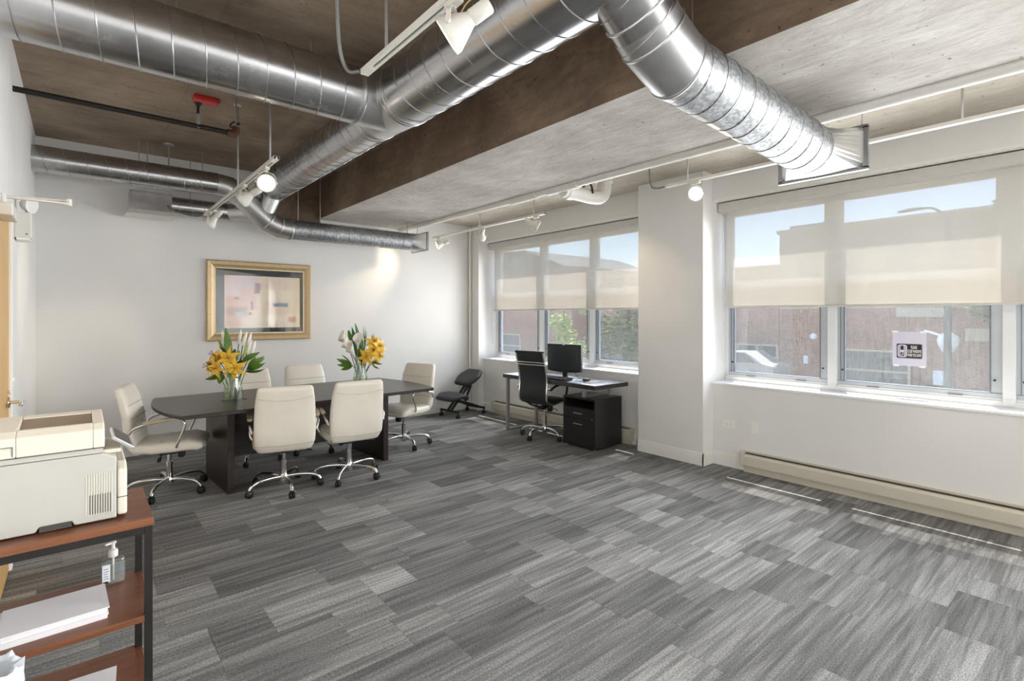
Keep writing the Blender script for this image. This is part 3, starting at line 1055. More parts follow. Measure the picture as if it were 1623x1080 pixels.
sp = thing('sprinkler_pipe', 'thin black sprinkler pipe hung below the brown ceiling slab', 'pipe', (0.3, 4.6, 2.94))
MB().tube([(XL, 4.60, 2.965), (0.93, 4.60, 2.965)], 0.019, 14).build('pipe', 'black_iron', sp)
MB().tube(arc_pts([(0.90, 4.60, 2.965), (0.955, 4.60, 2.967), (0.965, 4.60, 3.02)], 4), 0.028, 14).build('elbow', 'rust', sp)
MB().tube(arc_pts([(0.93, 4.60, 3.01), (0.93, 4.64, 3.04), (0.96, 4.64, 3.075), (0.99, 4.60, 3.05), (0.96, 4.56, 3.03)], 4), 0.006, 6).build('ring_hanger', 'black_iron', sp)
MB().tube([(0.965, 4.60, 3.02), (0.965, 4.60, ZC)], 0.007, 8).build('hanger_rod', 'rod', sp)
MB().tube([(0.70, 4.60, 2.95), (0.70, 4.60, 3.06)], 0.016, 10).build('tee_fitting', 'rod', sp)
MB().tube([(0.70, 4.60, 3.06), (0.70, 4.60, 3.13)], 0.010, 8).build('riser', 'black_iron', sp)
MB().lathe([(0, 0.03), (0.03, 0.026), (0.012, 0.0), (0, 0)], (0.70, 4.60, 3.12), (0, 0, 1), 12).build('sprinkler_head', 'black_iron', sp)
rb = thing('alarm_strobe', 'flat red box fixed to the brown ceiling slab', 'alarm', (0.78, 4.77, ZC))
MB().box(0.69, 0.87, 4.71, 4.83, ZC - 0.035, ZC).build('body', 'red', rb, bevel=0.01)
MB().box(0.70, 0.86, 4.72, 4.82, ZC - 0.039, ZC - 0.035).build('cover', 'red', rb, bevel=0.002)


# ================================================================== track lighting
def track(lab, x, z, y0, y1, stems, slab, live=None):
    tr_ = thing('track_rail', lab, 'track', (x, (y0 + y1) / 2, z))
    m = MB()
    m.box(x - 0.018, x - 0.006, y0, y1, z, z + 0.022)
    m.box(x + 0.006, x + 0.018, y0, y1, z, z + 0.022)
    m.box(x - 0.006, x + 0.006, y0, y1, z + 0.014, z + 0.022)
    m.build('rail', 'white_metal', tr_)
    MB().box(x - 0.0058, x + 0.0058, y0 + 0.08, y1 - 0.08, z + 0.009, z + 0.014).build('contact_slot', 'slot', tr_)
    for a, b in ((y0, y0 + 0.09), (y1 - 0.09, y1)):
        MB().box(x - 0.0185, x + 0.0185, a, b, z - 0.001, z + 0.0225).build('end_feed', 'white_metal', tr_, bevel=0.002)
    for ys in stems:
        MB().tube([(x, ys, z + 0.02), (x, ys, slab)], 0.0065, 8).build('stem', 'brushed', tr_)
        MB().lathe([(0, 0), (0.03, 0), (0.028, -0.008), (0, -0.01)], (x, ys, slab), (0, 0, 1), 14).build('ceiling_cup', 'white_metal', tr_)
    if live:
        MB().tube(arc_pts(live, 6), 0.008, 8).build('flexible_conduit', 'conduit', tr_)
    return tr_


T1x, T2x, T3x, TZ, T3z = 0.95, 1.01, 3.92, 2.55, 2.62
track('white track rail overhead nearest the viewer', T1x, TZ, -0.3, 2.13, (1.92, 0.2), ZC,
      [(T1x - 0.02, 2.13, TZ + 0.01), (T1x - 0.06, 2.17, TZ + 0.02), (T1x - 0.10, 2.16, TZ + 0.12), (T1x - 0.13, 2.12, TZ + 0.4), (T1x - 0.15, 2.1, ZC)])
track('white track rail hanging over the left end of the conference table', T2x, TZ, 3.65, 6.20, (3.80, 4.75), ZC,
      [(T2x, 6.20, TZ + 0.01), (T2x - 0.08, 6.3, TZ), (T2x - 0.25, 6.45, TZ + 0.06), (T2x - 0.30, 6.5, TZ + 0.12)])
track('white track rail near the window in front of the desk', T3x, T3z, 4.10, 6.42, (5.30, 4.28), ZR)
track('white track rail in front of the pilaster and the right window', T3x, T3z, -0.6, 2.57, (2.36, 0.6), ZR,
      [(T3x, 2.57, T3z + 0.012), (T3x - 0.01, 2.66, T3z + 0.01), (T3x - 0.01, 2.72, T3z + 0.06), (T3x - 0.01, 2.74, ZR)])


def spot(lab, x, y, z, d, power, s=1.0, drop=0.105, ang=52):
    """track head: adapter, yoke, cone, lens, wire and lamp"""
    h = thing('track_spotlight', lab, 'spotlight', (x, y, z), 0.0, 'white track spotlights')
    d = Vector(d).normalized()
    MB().box(x - 0.014, x + 0.014, y - 0.04 * s, y + 0.04 * s, z - 0.022, z).build('adapter', 'white_metal', h, bevel=0.003)
    MB().tube([(x, y, z - 0.02), (x, y, z - 0.035)], 0.009, 10).build('swivel', 'white_metal', h)
    c = Vector((x, y, z - drop * s))
    side = d.cross(Vector((0, 0, 1))).normalized()
    R = 0.064 * s
    yo = []
    for k in range(9):
        a = PI * k / 8
        yo.append(c + side * math.cos(a) * R * 1.05 + Vector((0, 0, 1)) * (math.sin(a) ** 0.7 * (drop * s - 0.032)))
    m = MB()
    for i in range(8):
        A, B = yo[i], yo[i + 1]
        w = d * 0.008
        w.z = 0
        w = w.normalized() * 0.008 if w.length > 1e-5 else Vector((0, 0.008, 0))
        nrm = (B - A).cross(w).normalized() * 0.0015
        m.add([A - w - nrm, A + w - nrm, B + w - nrm, B - w - nrm, A - w + nrm, A + w + nrm, B + w + nrm, B - w + nrm],
              [(0, 1, 2, 3), (7, 6, 5, 4), (0, 3, 7, 4), (1, 5, 6, 2), (0, 4, 5, 1), (3, 2, 6, 7)])
    m.build('yoke', 'white_metal', h)
    for sg in (-1, 1):
        MB().lathe([(0, 0.012), (0.009, 0.012), (0.009, 0), (0, 0)], c + side * sg * R * 0.98, side * sg, 12).build('pivot_knob', 'white_metal', h)
    MB().lathe([(0.056 * s, 0.03 * s), (0.064 * s, 0.03 * s), (0.064 * s, 0.012 * s), (0.058 * s, 0.0), (0.027 * s, -0.062 * s), (0.024 * s, -0.07 * s), (0.027 * s, -0.074 * s), (0.027 * s, -0.14 * s), (0.022 * s, -0.146 * s), (0.0, -0.146 * s)], c, d, 28).build('lamp_cone', 'white_metal', h)
    MB().lathe([(0.0, 0.016 * s), (0.04 * s, 0.015 * s), (0.057 * s, 0.012 * s)], c, d, 24).build('lens', 'bulb', h)
    MB().tube(arc_pts([(x, y, z - 0.03), c + Vector((0.012, 0.01, 0.03)) * s, c - d * 0.05 * s + Vector((0, 0, 0.06)) * s, c - d * 0.11 * s + Vector((0, 0, 0.055)) * s, c - d * 0.135 * s + Vector((0, 0, 0.02)) * s], 5), 0.0022, 6).build('wire', 'wire_tan', h)
    if power:
        L = light('lamp_light', 'SPOT', (0, 0, 0), d, power, (1.0, 0.83, 0.6), spot_size=math.radians(ang), spot_blend=0.8, shadow_soft_size=0.03)
        L.parent = h
        L.location = (c + d * 0.04 * s) - Vector((x, y, z))
    return h


spot('white track spotlight seen from the side, nearest the viewer', T1x, 1.43, TZ, (-0.62, 0.72, -0.60), 22)
spot('lit white track spotlight facing the viewer over the conference table', T2x, 3.90, TZ, (-0.18, -0.85, -0.42), 18)
spot('white track spotlight, middle one of the three over the conference table', T2x, 4.53, TZ, (-0.62, 0.5, -0.45), 22)
spot('white track spotlight at the far end of the rail over the table', T2x, 5.92, TZ, (-0.55, 0.35, -0.75), 14)
spot('white track spotlight hanging in front of the corner of the window wall', T3x, 5.27, T3z, (0.35, 0.75, -0.55), 3)
spot('white track spotlight tilted toward the pilaster in front of the desk window', T3x, 4.24, T3z, (0.62, -0.5, -0.42), 16)
spot('lit white track spotlight in front of the pilaster', T3x, 2.29, T3z, (-0.75, -0.55, -0.12), 14)
spot('white track spotlight half hidden behind the flared duct register by the window', T3x, 1.17, T3z, (0.5, -0.3, -0.7), 12)
spot('white track spotlight half hidden behind the duct register on the back wall', T3x, 6.28, T3z, (-0.80, 0.36, -0.30), 20, ang=75)

# ================================================================== conference table
tb = thing('conference_table', 'long dark espresso conference table with curved ends and slab legs', 'table', (1.70, 5.235, 0), math.radians(3.2))
out = []
HL, HW, BU = 1.145, 0.595, 0.085
for k in range(13):
    s = -1 + 2 * k / 12
    out.append((HL + BU * (1 - s * s), HW * s))
for k in range(1, 12):
    s = 1 - 2 * k / 12
    out.append((HL * s, HW + 0.02 * (1 - s * s)))
for k in range(13):
    s = 1 - 2 * k / 12
    out.append((-HL - BU * (1 - s * s), HW * s))
for k in range(1, 12):
    s = -1 + 2 * k / 12
    out.append((HL * s, -HW - 0.02 * (1 - s * s)))
MB().prism(out, 0.708, 0.74).build('tabletop', 'espresso', tb, bevel=0.006, world=False)
for sx in (-0.745, 0.71):
    MB().box(sx - 0.028, sx + 0.028, -0.36, 0.36, 0.0, 0.708).build('leg_slab', 'espresso', tb, bevel=0.003, world=False)
MB().box(-0.715, 0.68, -0.012, 0.012, 0.22, 0.708).build('modesty_panel', 'espresso', tb, world=False)
for sx in (-0.72, -0.55):
    MB().box(sx - 0.016, sx + 0.016, -0.05, 0.0, 0.738, 0.7435).build('power_grommet', 'black_plastic', tb, bevel=0.002, world=False)


# ================================================================== chairs
def chair_base(root, leg_mat, rad=0.30, col_mat='chrome', ztop=0.37, a0=0.3):
    MB().lathe([(0, 0.055), (0.03, 0.055), (0.034, 0.07), (0.034, 0.125), (0.028, 0.135), (0, 0.135)], n=20).build('hub', col_mat, root, world=False)
    MB().lathe([(0, 0.13), (0.025, 0.13), (0.025, 0.26), (0.015, 0.262), (0.015, ztop), (0, ztop)], n=18).build('gas_column', col_mat, root, world=False)
    lm = MB()
    pts = arc_pts([(0.02, 0, 0.11), (0.12, 0, 0.118), (0.22, 0, 0.112), (0.275, 0, 0.092), (rad, 0, 0.062)], 4)
    k = len(pts)
    rr = [0.017 - 0.004 * i / (k - 1) for i in range(k)]
    leg_me = lm.tube(pts, rr, 10).mesh('base_leg', leg_mat)
    cm = MB()
    for s in (-1, 1):
        cm.lathe([(0, 0.0), (0.024, 0.0), (0.028, 0.004), (0.028, 0.014), (0.022, 0.018), (0, 0.018)], (rad, s * 0.004, 0.028), (0, s, 0), 16)
    cm.tube(arc_pts([(rad - 0.026, 0, 0.032), (rad - 0.018, 0, 0.055), (rad, 0, 0.062), (rad + 0.02, 0, 0.05)], 3), 0.012, 8)
    cas_me = cm.mesh('caster', 'black_plastic')
    for i in range(5):
        a = a0 + 2 * PI * i / 5
        for nm, me in (('base_leg', leg_me), ('caster', cas_me)):
            o = bpy.data.objects.new(nm, me)
            o.parent = root
            o.rotation_euler = (0, 0, a)
            COL.objects.link(o)


def make_white_chair():
    r = thing('conference_chair', '', 'chair', (0, 0, 0), 0, 'cream conference chairs')
    MB().loft([(0, -0.19, 0.425), (0, -0.08, 0.418), (0, 0.06, 0.425), (0, 0.17, 0.432), (0, 0.235, 0.418)], (1, 0, 0), [0.225, 0.24, 0.245, 0.245, 0.235], [0.045, 0.052, 0.055, 0.055, 0.045], 28, 4.0).build('seat', 'leather', r, world=False)
    bp = [(0, -0.19, 0.405), (0, -0.225, 0.46), (0, -0.24, 0.56), (0, -0.252, 0.68), (0, -0.278, 0.80), (0, -0.31, 0.895)]
    MB().loft(bp, (1, 0, 0), [0.215, 0.232, 0.236, 0.233, 0.226, 0.212], [0.036, 0.040, 0.042, 0.038, 0.036, 0.034], 28, 4.5).build('backrest', 'leather', r, world=False)
    bk = bpy.data.objects[r.children[-1].name]
    # curved seam across the rear of the backrest, panel seams across its front and the seat
    MB().tube(arc_pts([(-0.205, -0.322, 0.835), (-0.1, -0.318, 0.815), (0, -0.317, 0.808), (0.1, -0.318, 0.815), (0.205, -0.322, 0.835)], 4), 0.0028, 6).build('seam', 'stitch', bk, world=False)
    MB().tube([(-0.21, -0.258, 0.44), (0, -0.262, 0.432), (0.21, -0.258, 0.44)], 0.003, 6).build('seam', 'stitch', bk, world=False)
    for y_, z_ in ((-0.198, 0.56), (-0.212, 0.67), (-0.234, 0.78)):
        MB().tube([(-0.215, y_, z_), (0, y_ + 0.003, z_), (0.215, y_, z_)], 0.0026, 6).build('seam', 'stitch', bk, world=False)
    st = r.children[0]
    for y_ in (-0.02, 0.08, 0.17):
        MB().tube([(-0.215, y_, 0.474 if y_ > 0 else 0.469), (0, y_, 0.479 if y_ > 0 else 0.473), (0.215, y_, 0.474 if y_ > 0 else 0.469)], 0.0026, 6).build('seam', 'stitch', st, world=False)
    for s in (-1, 1):
        x = s * 0.262
        loop = arc_pts([(x - s * 0.02, -0.235, 0.545), (x, -0.19, 0.60), (x, -0.10, 0.632), (x, 0.03, 0.652), (x, 0.115, 0.655), (x, 0.155, 0.625), (x, 0.145, 0.56), (x, 0.11, 0.47), (x - s * 0.02, 0.095, 0.425)], 4)
        arm = MB().tube(loop, 0.0105, 10).build('armrest', 'chrome', r, world=False)
        MB().loft([(x, -0.12, 0.640), (x, -0.02, 0.660), (x, 0.09, 0.668)], (1, 0, 0), [0.020, 0.022, 0.020], [0.010, 0.011, 0.010], 16, 3).build('arm_pad', 'arm_pad', arm, world=False)
    MB().box(-0.10, 0.10, -0.12, 0.10, 0.362, 0.378).box(-0.035, 0.035, -0.07, 0.06, 0.325, 0.366).build('mechanism', 'black_plastic', r, bevel=0.006, world=False)
    MB().box(-0.03, 0.03, 0.065, 0.115, 0.29, 0.365).build('tilt_knob', 'black_plastic', r, bevel=0.012, world=False)
    lv = MB().tube(arc_pts([(0.03, -0.03, 0.352), (0.12, -0.03, 0.345), (0.19, -0.03, 0.33)], 3), 0.005, 8)
    lv.loft([(0.18, -0.03, 0.335), (0.225, -0.03, 0.318)], (0, 1, 0), 0.014, 0.006, 12, 3)
    lv.build('lever', 'black_plastic', r, world=False)
    chair_base(r, 'chrome')
    return r


proto = make_white_chair()
spots_ = [
    ((1.355, 4.69), -13, 'cream conference chair with its back to the viewer, right of the left table leg'),
    ((1.925, 4.655), -6, 'cream conference chair with its back to the viewer, before the right table leg'),
    ((0.585, 5.235), -107, 'cream leather conference chair drawn up to the left end of the table'),
    ((2.87, 5.36), 112, 'cream leather conference chair at the right end of the table'),
    ((1.385, 5.83), 178, 'cream chair on the wall side of the table, behind the left bouquet'),
    ((2.02, 5.85), 183, 'cream chair on the wall side of the table, between the two bouquets'),
]
star = (50, 14, 24, 49, 100, 70)
for i, ((x, y), a, lab) in enumerate(spots_):
    c = proto if i == 0 else copy_tree(proto)
    c.location = (x, y, 0)
    c.rotation_euler = (0, 0, math.radians(a))
    c['label'] = lab
    # each chair's five-star base stands at its own angle
    k_ = {'base_leg': 0, 'caster': 0}
    for ch in c.children:
        nm = ch.name.split('.')[0]
        if nm in k_:
            ch.rotation_euler = (0, 0, math.radians(star[i] - a + 72 * k_[nm]))
            k_[nm] += 1

# ---- black ribbed desk chair
oc = thing('office_chair', 'black high-back office chair with chrome frame at the desk', 'chair', (4.42, 4.62, 0), math.radians(-82))
bp = arc_pts([(0, -0.185, 0.455), (0, -0.225, 0.49), (0, -0.235, 0.58), (0, -0.225, 0.72), (0, -0.25, 0.88), (0, -0.30, 1.06)], 5)
MB().loft(bp, (1, 0, 0), 0.205, 0.012, 20, 4, rnd=True).build('backrest', 'black_leather', oc, world=False)
for s in (-1, 1):
    rail = [p + Vector((s * 0.212, -0.006, 0)) for p in bp]
    seatrail = arc_pts([(s * 0.212, 0.25, 0.43), (s * 0.212, 0.2, 0.447), (s * 0.212, 0.0, 0.44), (s * 0.212, -0.12, 0.432), (s * 0.212, -0.19, 0.452)], 4)
    MB().tube(seatrail + rail[2:], 0.011, 10).build('side_frame', 'chrome', oc, world=False)
    MB().tube([(s * 0.225, -0.215, 0.635), (s * 0.25, -0.205, 0.64)], 0.018, 12).build('arm_bracket', 'chrome', oc, world=False)
    MB().tube(arc_pts([(s * 0.25, -0.21, 0.62), (s * 0.255, -0.12, 0.66), (s * 0.255, 0.03, 0.675), (s * 0.255, 0.10, 0.66), (s * 0.25, 0.12, 0.60), (s * 0.225, 0.11, 0.445)], 5), 0.014, 10).build('armrest', 'black_plastic', oc, world=False)
for z_, y_ in ((0.945, -0.283), (0.915, -0.275)):
    MB().tube([(-0.235, y_ - 0.012, z_), (0.235, y_ - 0.012, z_)], 0.008, 10).build('cross_bar', 'chrome', oc, world=False)
MB().tube([(-0.215, -0.302, 1.065), (0.215, -0.302, 1.065)], 0.017, 12).build('top_rail', 'black_plastic', oc, world=False)
sl = MB().loft([(0, -0.17, 0.448), (0, 0.0, 0.445), (0, 0.2, 0.455), (0, 0.245, 0.445)], (1, 0, 0), 0.205, 0.022, 20, 4).build('seat', 'black_leather', oc, world=False)
for k in range(7):
    yy = -0.13 + k * 0.055
    MB().tube([(-0.2, yy, 0.47), (0.2, yy, 0.47)], 0.004, 6).build('rib', 'black_leather', sl, world=False)
MB().tube(arc_pts([(-0.19, -0.12, 0.425), (-0.12, -0.08, 0.385), (0, -0.04, 0.375), (0.12, -0.08, 0.385), (0.19, -0.12, 0.425)], 4), 0.013, 8).box(-0.04, 0.04, -0.09, 0.09, 0.35, 0.39).build('mechanism', 'black_plastic', oc, bevel=0.004, world=False)
MB().box(-0.03, 0.03, 0.075, 0.13, 0.30, 0.37).build('tilt_knob', 'black_plastic', oc, bevel=0.012, world=False)
MB().tube(arc_pts([(0.03, 0, 0.37), (0.14, 0, 0.365), (0.2, 0, 0.345)], 3), 0.005, 8).build('lever', 'black_plastic', oc, world=False)
chair_base(oc, 'chrome', 0.30, ztop=0.36, a0=0.95)

# ---- kneeling chair, built along local +Y (knees forward)
kn = thing('kneeling_chair', 'black kneeling chair with padded seat and knee rest on casters', 'chair', (4.45, 6.45, 0), math.radians(98))


def bar(mb, p, q, w, h):
    p, q = Vector(p), Vector(q)
    M = aim(q - p)
    mb.obox((p + q) / 2, (w, h, (q - p).length), M)
    return mb


for nm, yy in (('front_bar', 0.265), ('rear_bar', -0.265)):
    bar(MB(), (-0.20, yy, 0.095), (0.20, yy, 0.095), 0.032, 0.032).build(nm, 'black_plastic', kn, bevel=0.006, world=False)
    for s in (-1, 1):
        m = MB()
        for q in (-1, 1):
            m.lathe([(0, 0), (0.025, 0), (0.028, 0.004), (0.028, 0.016), (0, 0.018)], (s * 0.185, yy + q * 0.004, 0.028), (0, q, 0), 16)
        m.tube([(s * 0.185, yy, 0.03), (s * 0.185, yy, 0.085)], 0.012, 8)
        m.build('caster', 'black_plastic', kn, world=False)
for s in (-1, 1):
    bar(MB(), (s * 0.035, 0.265, 0.10), (s * 0.035, -0.13, 0.485), 0.022, 0.034).build('seat_strut', 'black_plastic', kn, bevel=0.003, world=False)
bar(MB(), (-0.075, 0.14, 0.235), (-0.06, -0.265, 0.10), 0.022, 0.034).build('knee_strut', 'black_plastic', kn, bevel=0.003, world=False)
bar(MB(), (0.075, 0.14, 0.235), (0.06, -0.265, 0.10), 0.022, 0.034).build('knee_strut', 'black_plastic', kn, bevel=0.003, world=False)
bar(MB(), (0.0, -0.05, 0.20), (0.0, -0.17, 0.44), 0.03, 0.03).build('adjuster', 'black_plastic', kn, bevel=0.004, world=False)
MB().loft([(0, 0.0, 0.485), (0, -0.07, 0.53), (0, -0.16, 0.585), (0, -0.235, 0.63)], (1, 0, 0), [0.17, 0.205, 0.21, 0.165], [0.045, 0.05, 0.05, 0.045], 28, 3.2).build('seat_cushion', 'black_fabric', kn, world=False)
MB().loft([(0, 0.345, 0.285), (0, 0.26, 0.315), (0, 0.15, 0.315), (0, 0.07, 0.285)], (1, 0, 0), [0.20, 0.235, 0.235, 0.20], [0.04, 0.046, 0.046, 0.04], 28, 3.2).build('knee_cushion', 'black_fabric', kn, world=False)
for s in (-1, 1):
    MB().obox((s * 0.06, 0.2, 0.262), (0.03, 0.12, 0.02)).build('bracket', 'brushed', kn, bevel=0.002, world=False)

# ================================================================== desk and what stands on it
dk = thing('desk', 'black desk with silver leg frame under the far window', 'desk', (4.54, 4.42, 0))
MB().box(4.25, 4.83, 3.665, 5.24, 0.693, 0.742).build('desktop', 'desk_top', dk, bevel=0.003)
fr = MB()
fr.box(4.28, 4.325, 5.185, 5.215, 0.03, 0.693).box(4.79, 4.835, 5.185, 5.215, 0.03, 0.693).box(4.28, 4.835, 5.185, 5.215, 0.0, 0.03).box(4.325, 4.79, 5.185, 5.215, 0.67, 0.693)
fr.build('leg_frame', 'post', dk, bevel=0.002)
for x_, y_ in ((4.40, 3.95), (4.74, 3.86)):
    MB().box(x_ - 0.02, x_ + 0.02, y_ - 0.02, y_ + 0.02, 0.573, 0.694).build('stand_off', 'post', dk, bevel=0.002)
MB().box(4.44, 4.72, 3.93, 3.95, 0.573, 0.60).build('rail', 'post', dk)
fc = thing('filing_cabinet', 'black two-drawer filing cabinet under the right end of the desk', 'cabinet', (4.57, 3.98, 0))
X0, X1, Y0, Y1 = 4.34, 4.80, 3.735, 4.225
body = MB()
body.box(X0, X1, Y0, Y0 + 0.018, 0.02, 0.572).box(X0, X1, Y1 - 0.018, Y1, 0.02, 0.572).box(X0, X1, Y0 + 0.018, Y1 - 0.018, 0.554, 0.572)
body.box(X1 - 0.015, X1, Y0 + 0.018, Y1 - 0.018, 0.02, 0.554).box(X0, X1 - 0.015, Y0 + 0.018, Y1 - 0.018, 0.02, 0.04).box(X0 + 0.01, X1 - 0.015, Y0 + 0.018, Y1 - 0.018, 0.44, 0.455)
body.build('body', 'desk_black', fc, bevel=0.0015)
for za, zb, hz in ((0.335, 0.452, 0.395), (0.045, 0.329, 0.275)):
    d = MB().box(X0 - 0.002, X0 + 0.016, Y0 + 0.004, Y1 - 0.004, za, zb).box(X0 + 0.016, X1 - 0.03, Y0 + 0.03, Y1 - 0.03, za + 0.01, zb - 0.02).build('drawer', 'desk_black', fc, bevel=0.0015)
    yc = (Y0 + Y1) / 2
    MB().box(X0 - 0.024, X0 - 0.014, yc - 0.065, yc + 0.065, hz - 0.006, hz + 0.006).box(X0 - 0.016, X0, yc - 0.06, yc - 0.05, hz - 0.004, hz + 0.004).box(X0 - 0.016, X0, yc + 0.05, yc + 0.06, hz - 0.004, hz + 0.004).build('handle', 'brushed', d)
MB().lathe([(0, 0), (0.006, 0), (0.006, 0.003), (0, 0.003)], (X0 - 0.002, Y0 + 0.05, 0.35), (-1, 0, 0), 12).build('lock', 'brushed', fc)
for x_, y_ in ((X0 + 0.04, Y0 + 0.04), (X1 - 0.04, Y0 + 0.04), (X0 + 0.04, Y1 - 0.04), (X1 - 0.04, Y1 - 0.04)):
    MB().lathe([(0, 0), (0.018, 0), (0.02, 0.004), (0.016, 0.022), (0, 0.022)], (x_, y_, 0.0), (0, 0, 1), 14).build('foot', 'brushed', fc)

mo = thing('monitor', 'black flat-screen monitor on the desk', 'monitor', (4.52, 4.38, 0.742), math.radians(-82))
# local: screen faces -Y
mm = MB().prism([(-0.25, 0.09), (-0.2, 0.08), (-0.1, 0.073), (0, 0.07), (0.1, 0.073), (0.2, 0.08), (0.25, 0.09), (0.25, 0.415), (-0.25, 0.415)], -0.018, 0.022, axis='y')
mm.build('casing', 'black_plastic', mo, bevel=0.006, world=False)
MB().box(-0.234, 0.234, -0.0195, -0.0175, 0.105, 0.40).build('screen', 'screen', mo, world=False)
MB().box(-0.16, 0.16, 0.02, 0.045, 0.14, 0.36).build('rear_shell', 'black_plastic', mo, bevel=0.012, world=False)
MB().box(-0.03, 0.03, 0.0, 0.03, 0.012, 0.15).build('stand_neck', 'black_plastic', mo, bevel=0.004, world=False)
MB().lathe([(0, 0.0), (0.11, 0.0), (0.112, 0.006), (0.09, 0.014), (0, 0.018)], (0, 0.02, 0), (0, 0, 1), 32).build('stand_foot', 'black_plastic', mo, world=False)
MB().box(-0.018, 0.018, -0.0188, -0.0182, 0.403, 0.411).build('maker_badge', 'tape', mo, world=False)
MB().box(-0.02, 0.02, -0.0188, -0.0182, 0.086, 0.090).build('maker_badge', 'ink_grey', mo, world=False)
mo.rotation_euler = (0, 0, math.radians(-82))
MB().tube(arc_pts([(0.05, 0.04, 0.2), (0.1, 0.07, 0.08), (0.16, 0.08, 0.006), (0.3, 0.12, 0.006)], 5), 0.004, 6).build('cable', 'black_plastic', mo, world=False)

kb = thing('keyboard', 'dark keyboard with grey keys in front of the monitor', 'keyboard', (4.38, 4.42, 0.742), math.radians(-84))
MB().prism([(-0.08, 0.0), (0.08, 0.0), (0.08, 0.026), (-0.08, 0.012)], -0.22, 0.22, axis='x').build('case', 'black_plastic', kb, bevel=0.003, world=False)
keyme = MB().box(-0.0075, 0.0075, -0.0065, 0.0065, 0, 0.006).mesh('key', 'ink_grey')
for r_ in range(5):
    for c_ in range(20):
        o = bpy.data.objects.new('key', keyme)
        o.parent = kb
        yy = -0.06 + r_ * 0.026
        o.location = (-0.2 + c_ * 0.021, yy, 0.0125 + (yy + 0.08) * 0.0875)
        COL.objects.link(o)
pd = thing('mouse_pad', 'grey mouse pad with a pale edge on the desk', 'mouse pad', (4.50, 3.95, 0.742), math.radians(-10))
MB().box(-0.11, 0.11, -0.13, 0.13, 0.0005, 0.005).build('pad', 'ink_grey', pd, bevel=0.001, world=False)
MB().box(-0.112, 0.112, -0.132, 0.132, 0.0, 0.0015).build('pad_base', 'tape', pd, world=False)
ms = thing('computer_mouse', 'black computer mouse on the mouse pad', 'mouse', (4.49, 4.0, 0.7472), math.radians(-84))
MB().loft([(0, -0.045, 0.012), (0, -0.02, 0.018), (0, 0.02, 0.017), (0, 0.045, 0.010)], (1, 0, 0), [0.022, 0.031, 0.03, 0.024], [0.011, 0.017, 0.015, 0.009], 20, 2.4).build('shell', 'black_plastic', ms, world=False)
MB().lathe([(0, -0.004), (0.008, -0.004), (0.008, 0.004), (0, 0.004)], (0, 0.025, 0.029), (1, 0, 0), 12).build('scroll_wheel', 'ink_grey', ms, world=False)
MB().tube(arc_pts([(0, 0.05, 0.012), (0.02, 0.10, 0.004), (-0.03, 0.17, 0.004), (0.03, 0.24, 0.004)], 5), 0.002, 6).build('cable', 'black_plastic', ms, world=False)

# ================================================================== framed picture
pf = thing('framed_picture', 'abstract pastel print in a gold frame with dark mat on the back wall', 'picture', (1.71, YB, 1.20))
PX0, PX1, PZ0, PZ1 = 1.118, 2.30, 1.205, 2.155
t = NT('gold_leaf')
c = obj_coord(t)
nz = t.noise(c, 160, 3, 0.7).outputs['Fac']
MAT['gold'] = t.finish(t.ramp(nz, [(0.35, S(168, 140, 100)), (0.65, S(216, 194, 156))]), 0.42, 0.55, nz, 0.25, 0.002)
MAT['gold_edge'] = plain('pale_gold', S(232, 214, 178), 0.4, 0.5, 0.05)
MAT['mat_black'] = plain('charcoal_mat', S(46, 48, 52), 0.6, 0.0, 0.03)
fw, fd = 0.085, 0.045


def frame_side(ax, ay, bx, by, name):
    """mitred bar between two outer corners, profile stepping inward"""
    prof = [(0.0, 0.0), (0.0, 0.030), (0.012, 0.044), (0.05, 0.036), (0.072, 0.026), (0.085, 0.022), (0.085, 0.0)]
    cx, cz = (PX0 + PX1) / 2, (PZ0 + PZ1) / 2
    vs = []
    for (x, z) in ((ax, ay), (bx, by)):
        sx = 1 if x < cx else -1
        sz = 1 if z < cz else -1
        for i_, d_ in prof:
            vs.append((x + sx * i_, YB - d_, z + sz * i_))
    n = len(prof)
    return MB().add(vs, [(i, (i + 1) % n, n + (i + 1) % n, n + i) for i in range(n)]).build(name, 'gold', pf)


frame_side(PX0, PZ0, PX1, PZ0, 'frame_rail')
frame_side(PX0, PZ1, PX1, PZ1, 'frame_rail')
frame_side(PX0, PZ0, PX0, PZ1, 'frame_rail')
frame_side(PX1, PZ0, PX1, PZ1, 'frame_rail')
fi = MB()
a0, a1, b0, b1 = PX0 + fw, PX1 - fw, PZ0 + fw, PZ1 - fw
for (xa, xb, za, zb) in ((a0, a1, b0, b0 + 0.010), (a0, a1, b1 - 0.010, b1), (a0, a0 + 0.010, b0, b1), (a1 - 0.010, a1, b0, b1)):
    fi.box(xa, xb, YB - 0.021, YB - 0.004, za, zb)
fi.build('frame_lip', 'gold_edge', pf)
MB().box(a0, a1, YB - 0.012, YB - 0.006, b0, b1).build('mat', 'mat_black', pf)
# the print: washes of colour as soft rectangles, painted procedurally
t = NT('pastel_abstract_print')
c = t.n('ShaderNodeTexCoord').outputs['Generated']
sep = t.n('ShaderNodeSeparateXYZ')
warp = t.noise(c, 4.0, 4, 0.6)
wv = t.n('ShaderNodeVectorMath', operation='MULTIPLY_ADD')
t.l(warp.outputs['Color'], wv.inputs[0])
wv.inputs[1].default_value = (0.05, 0.05, 0.05)
t.l(c, wv.inputs[2])
sub = t.n('ShaderNodeVectorMath', operation='SUBTRACT')
t.l(wv.outputs[0], sub.inputs[0])
sub.inputs[1].default_value = (0.025, 0.025, 0.025)
t.l(sub.outputs[0], sep.inputs[0])
PXs, PZs = sep.outputs['X'], sep.outputs['Z']


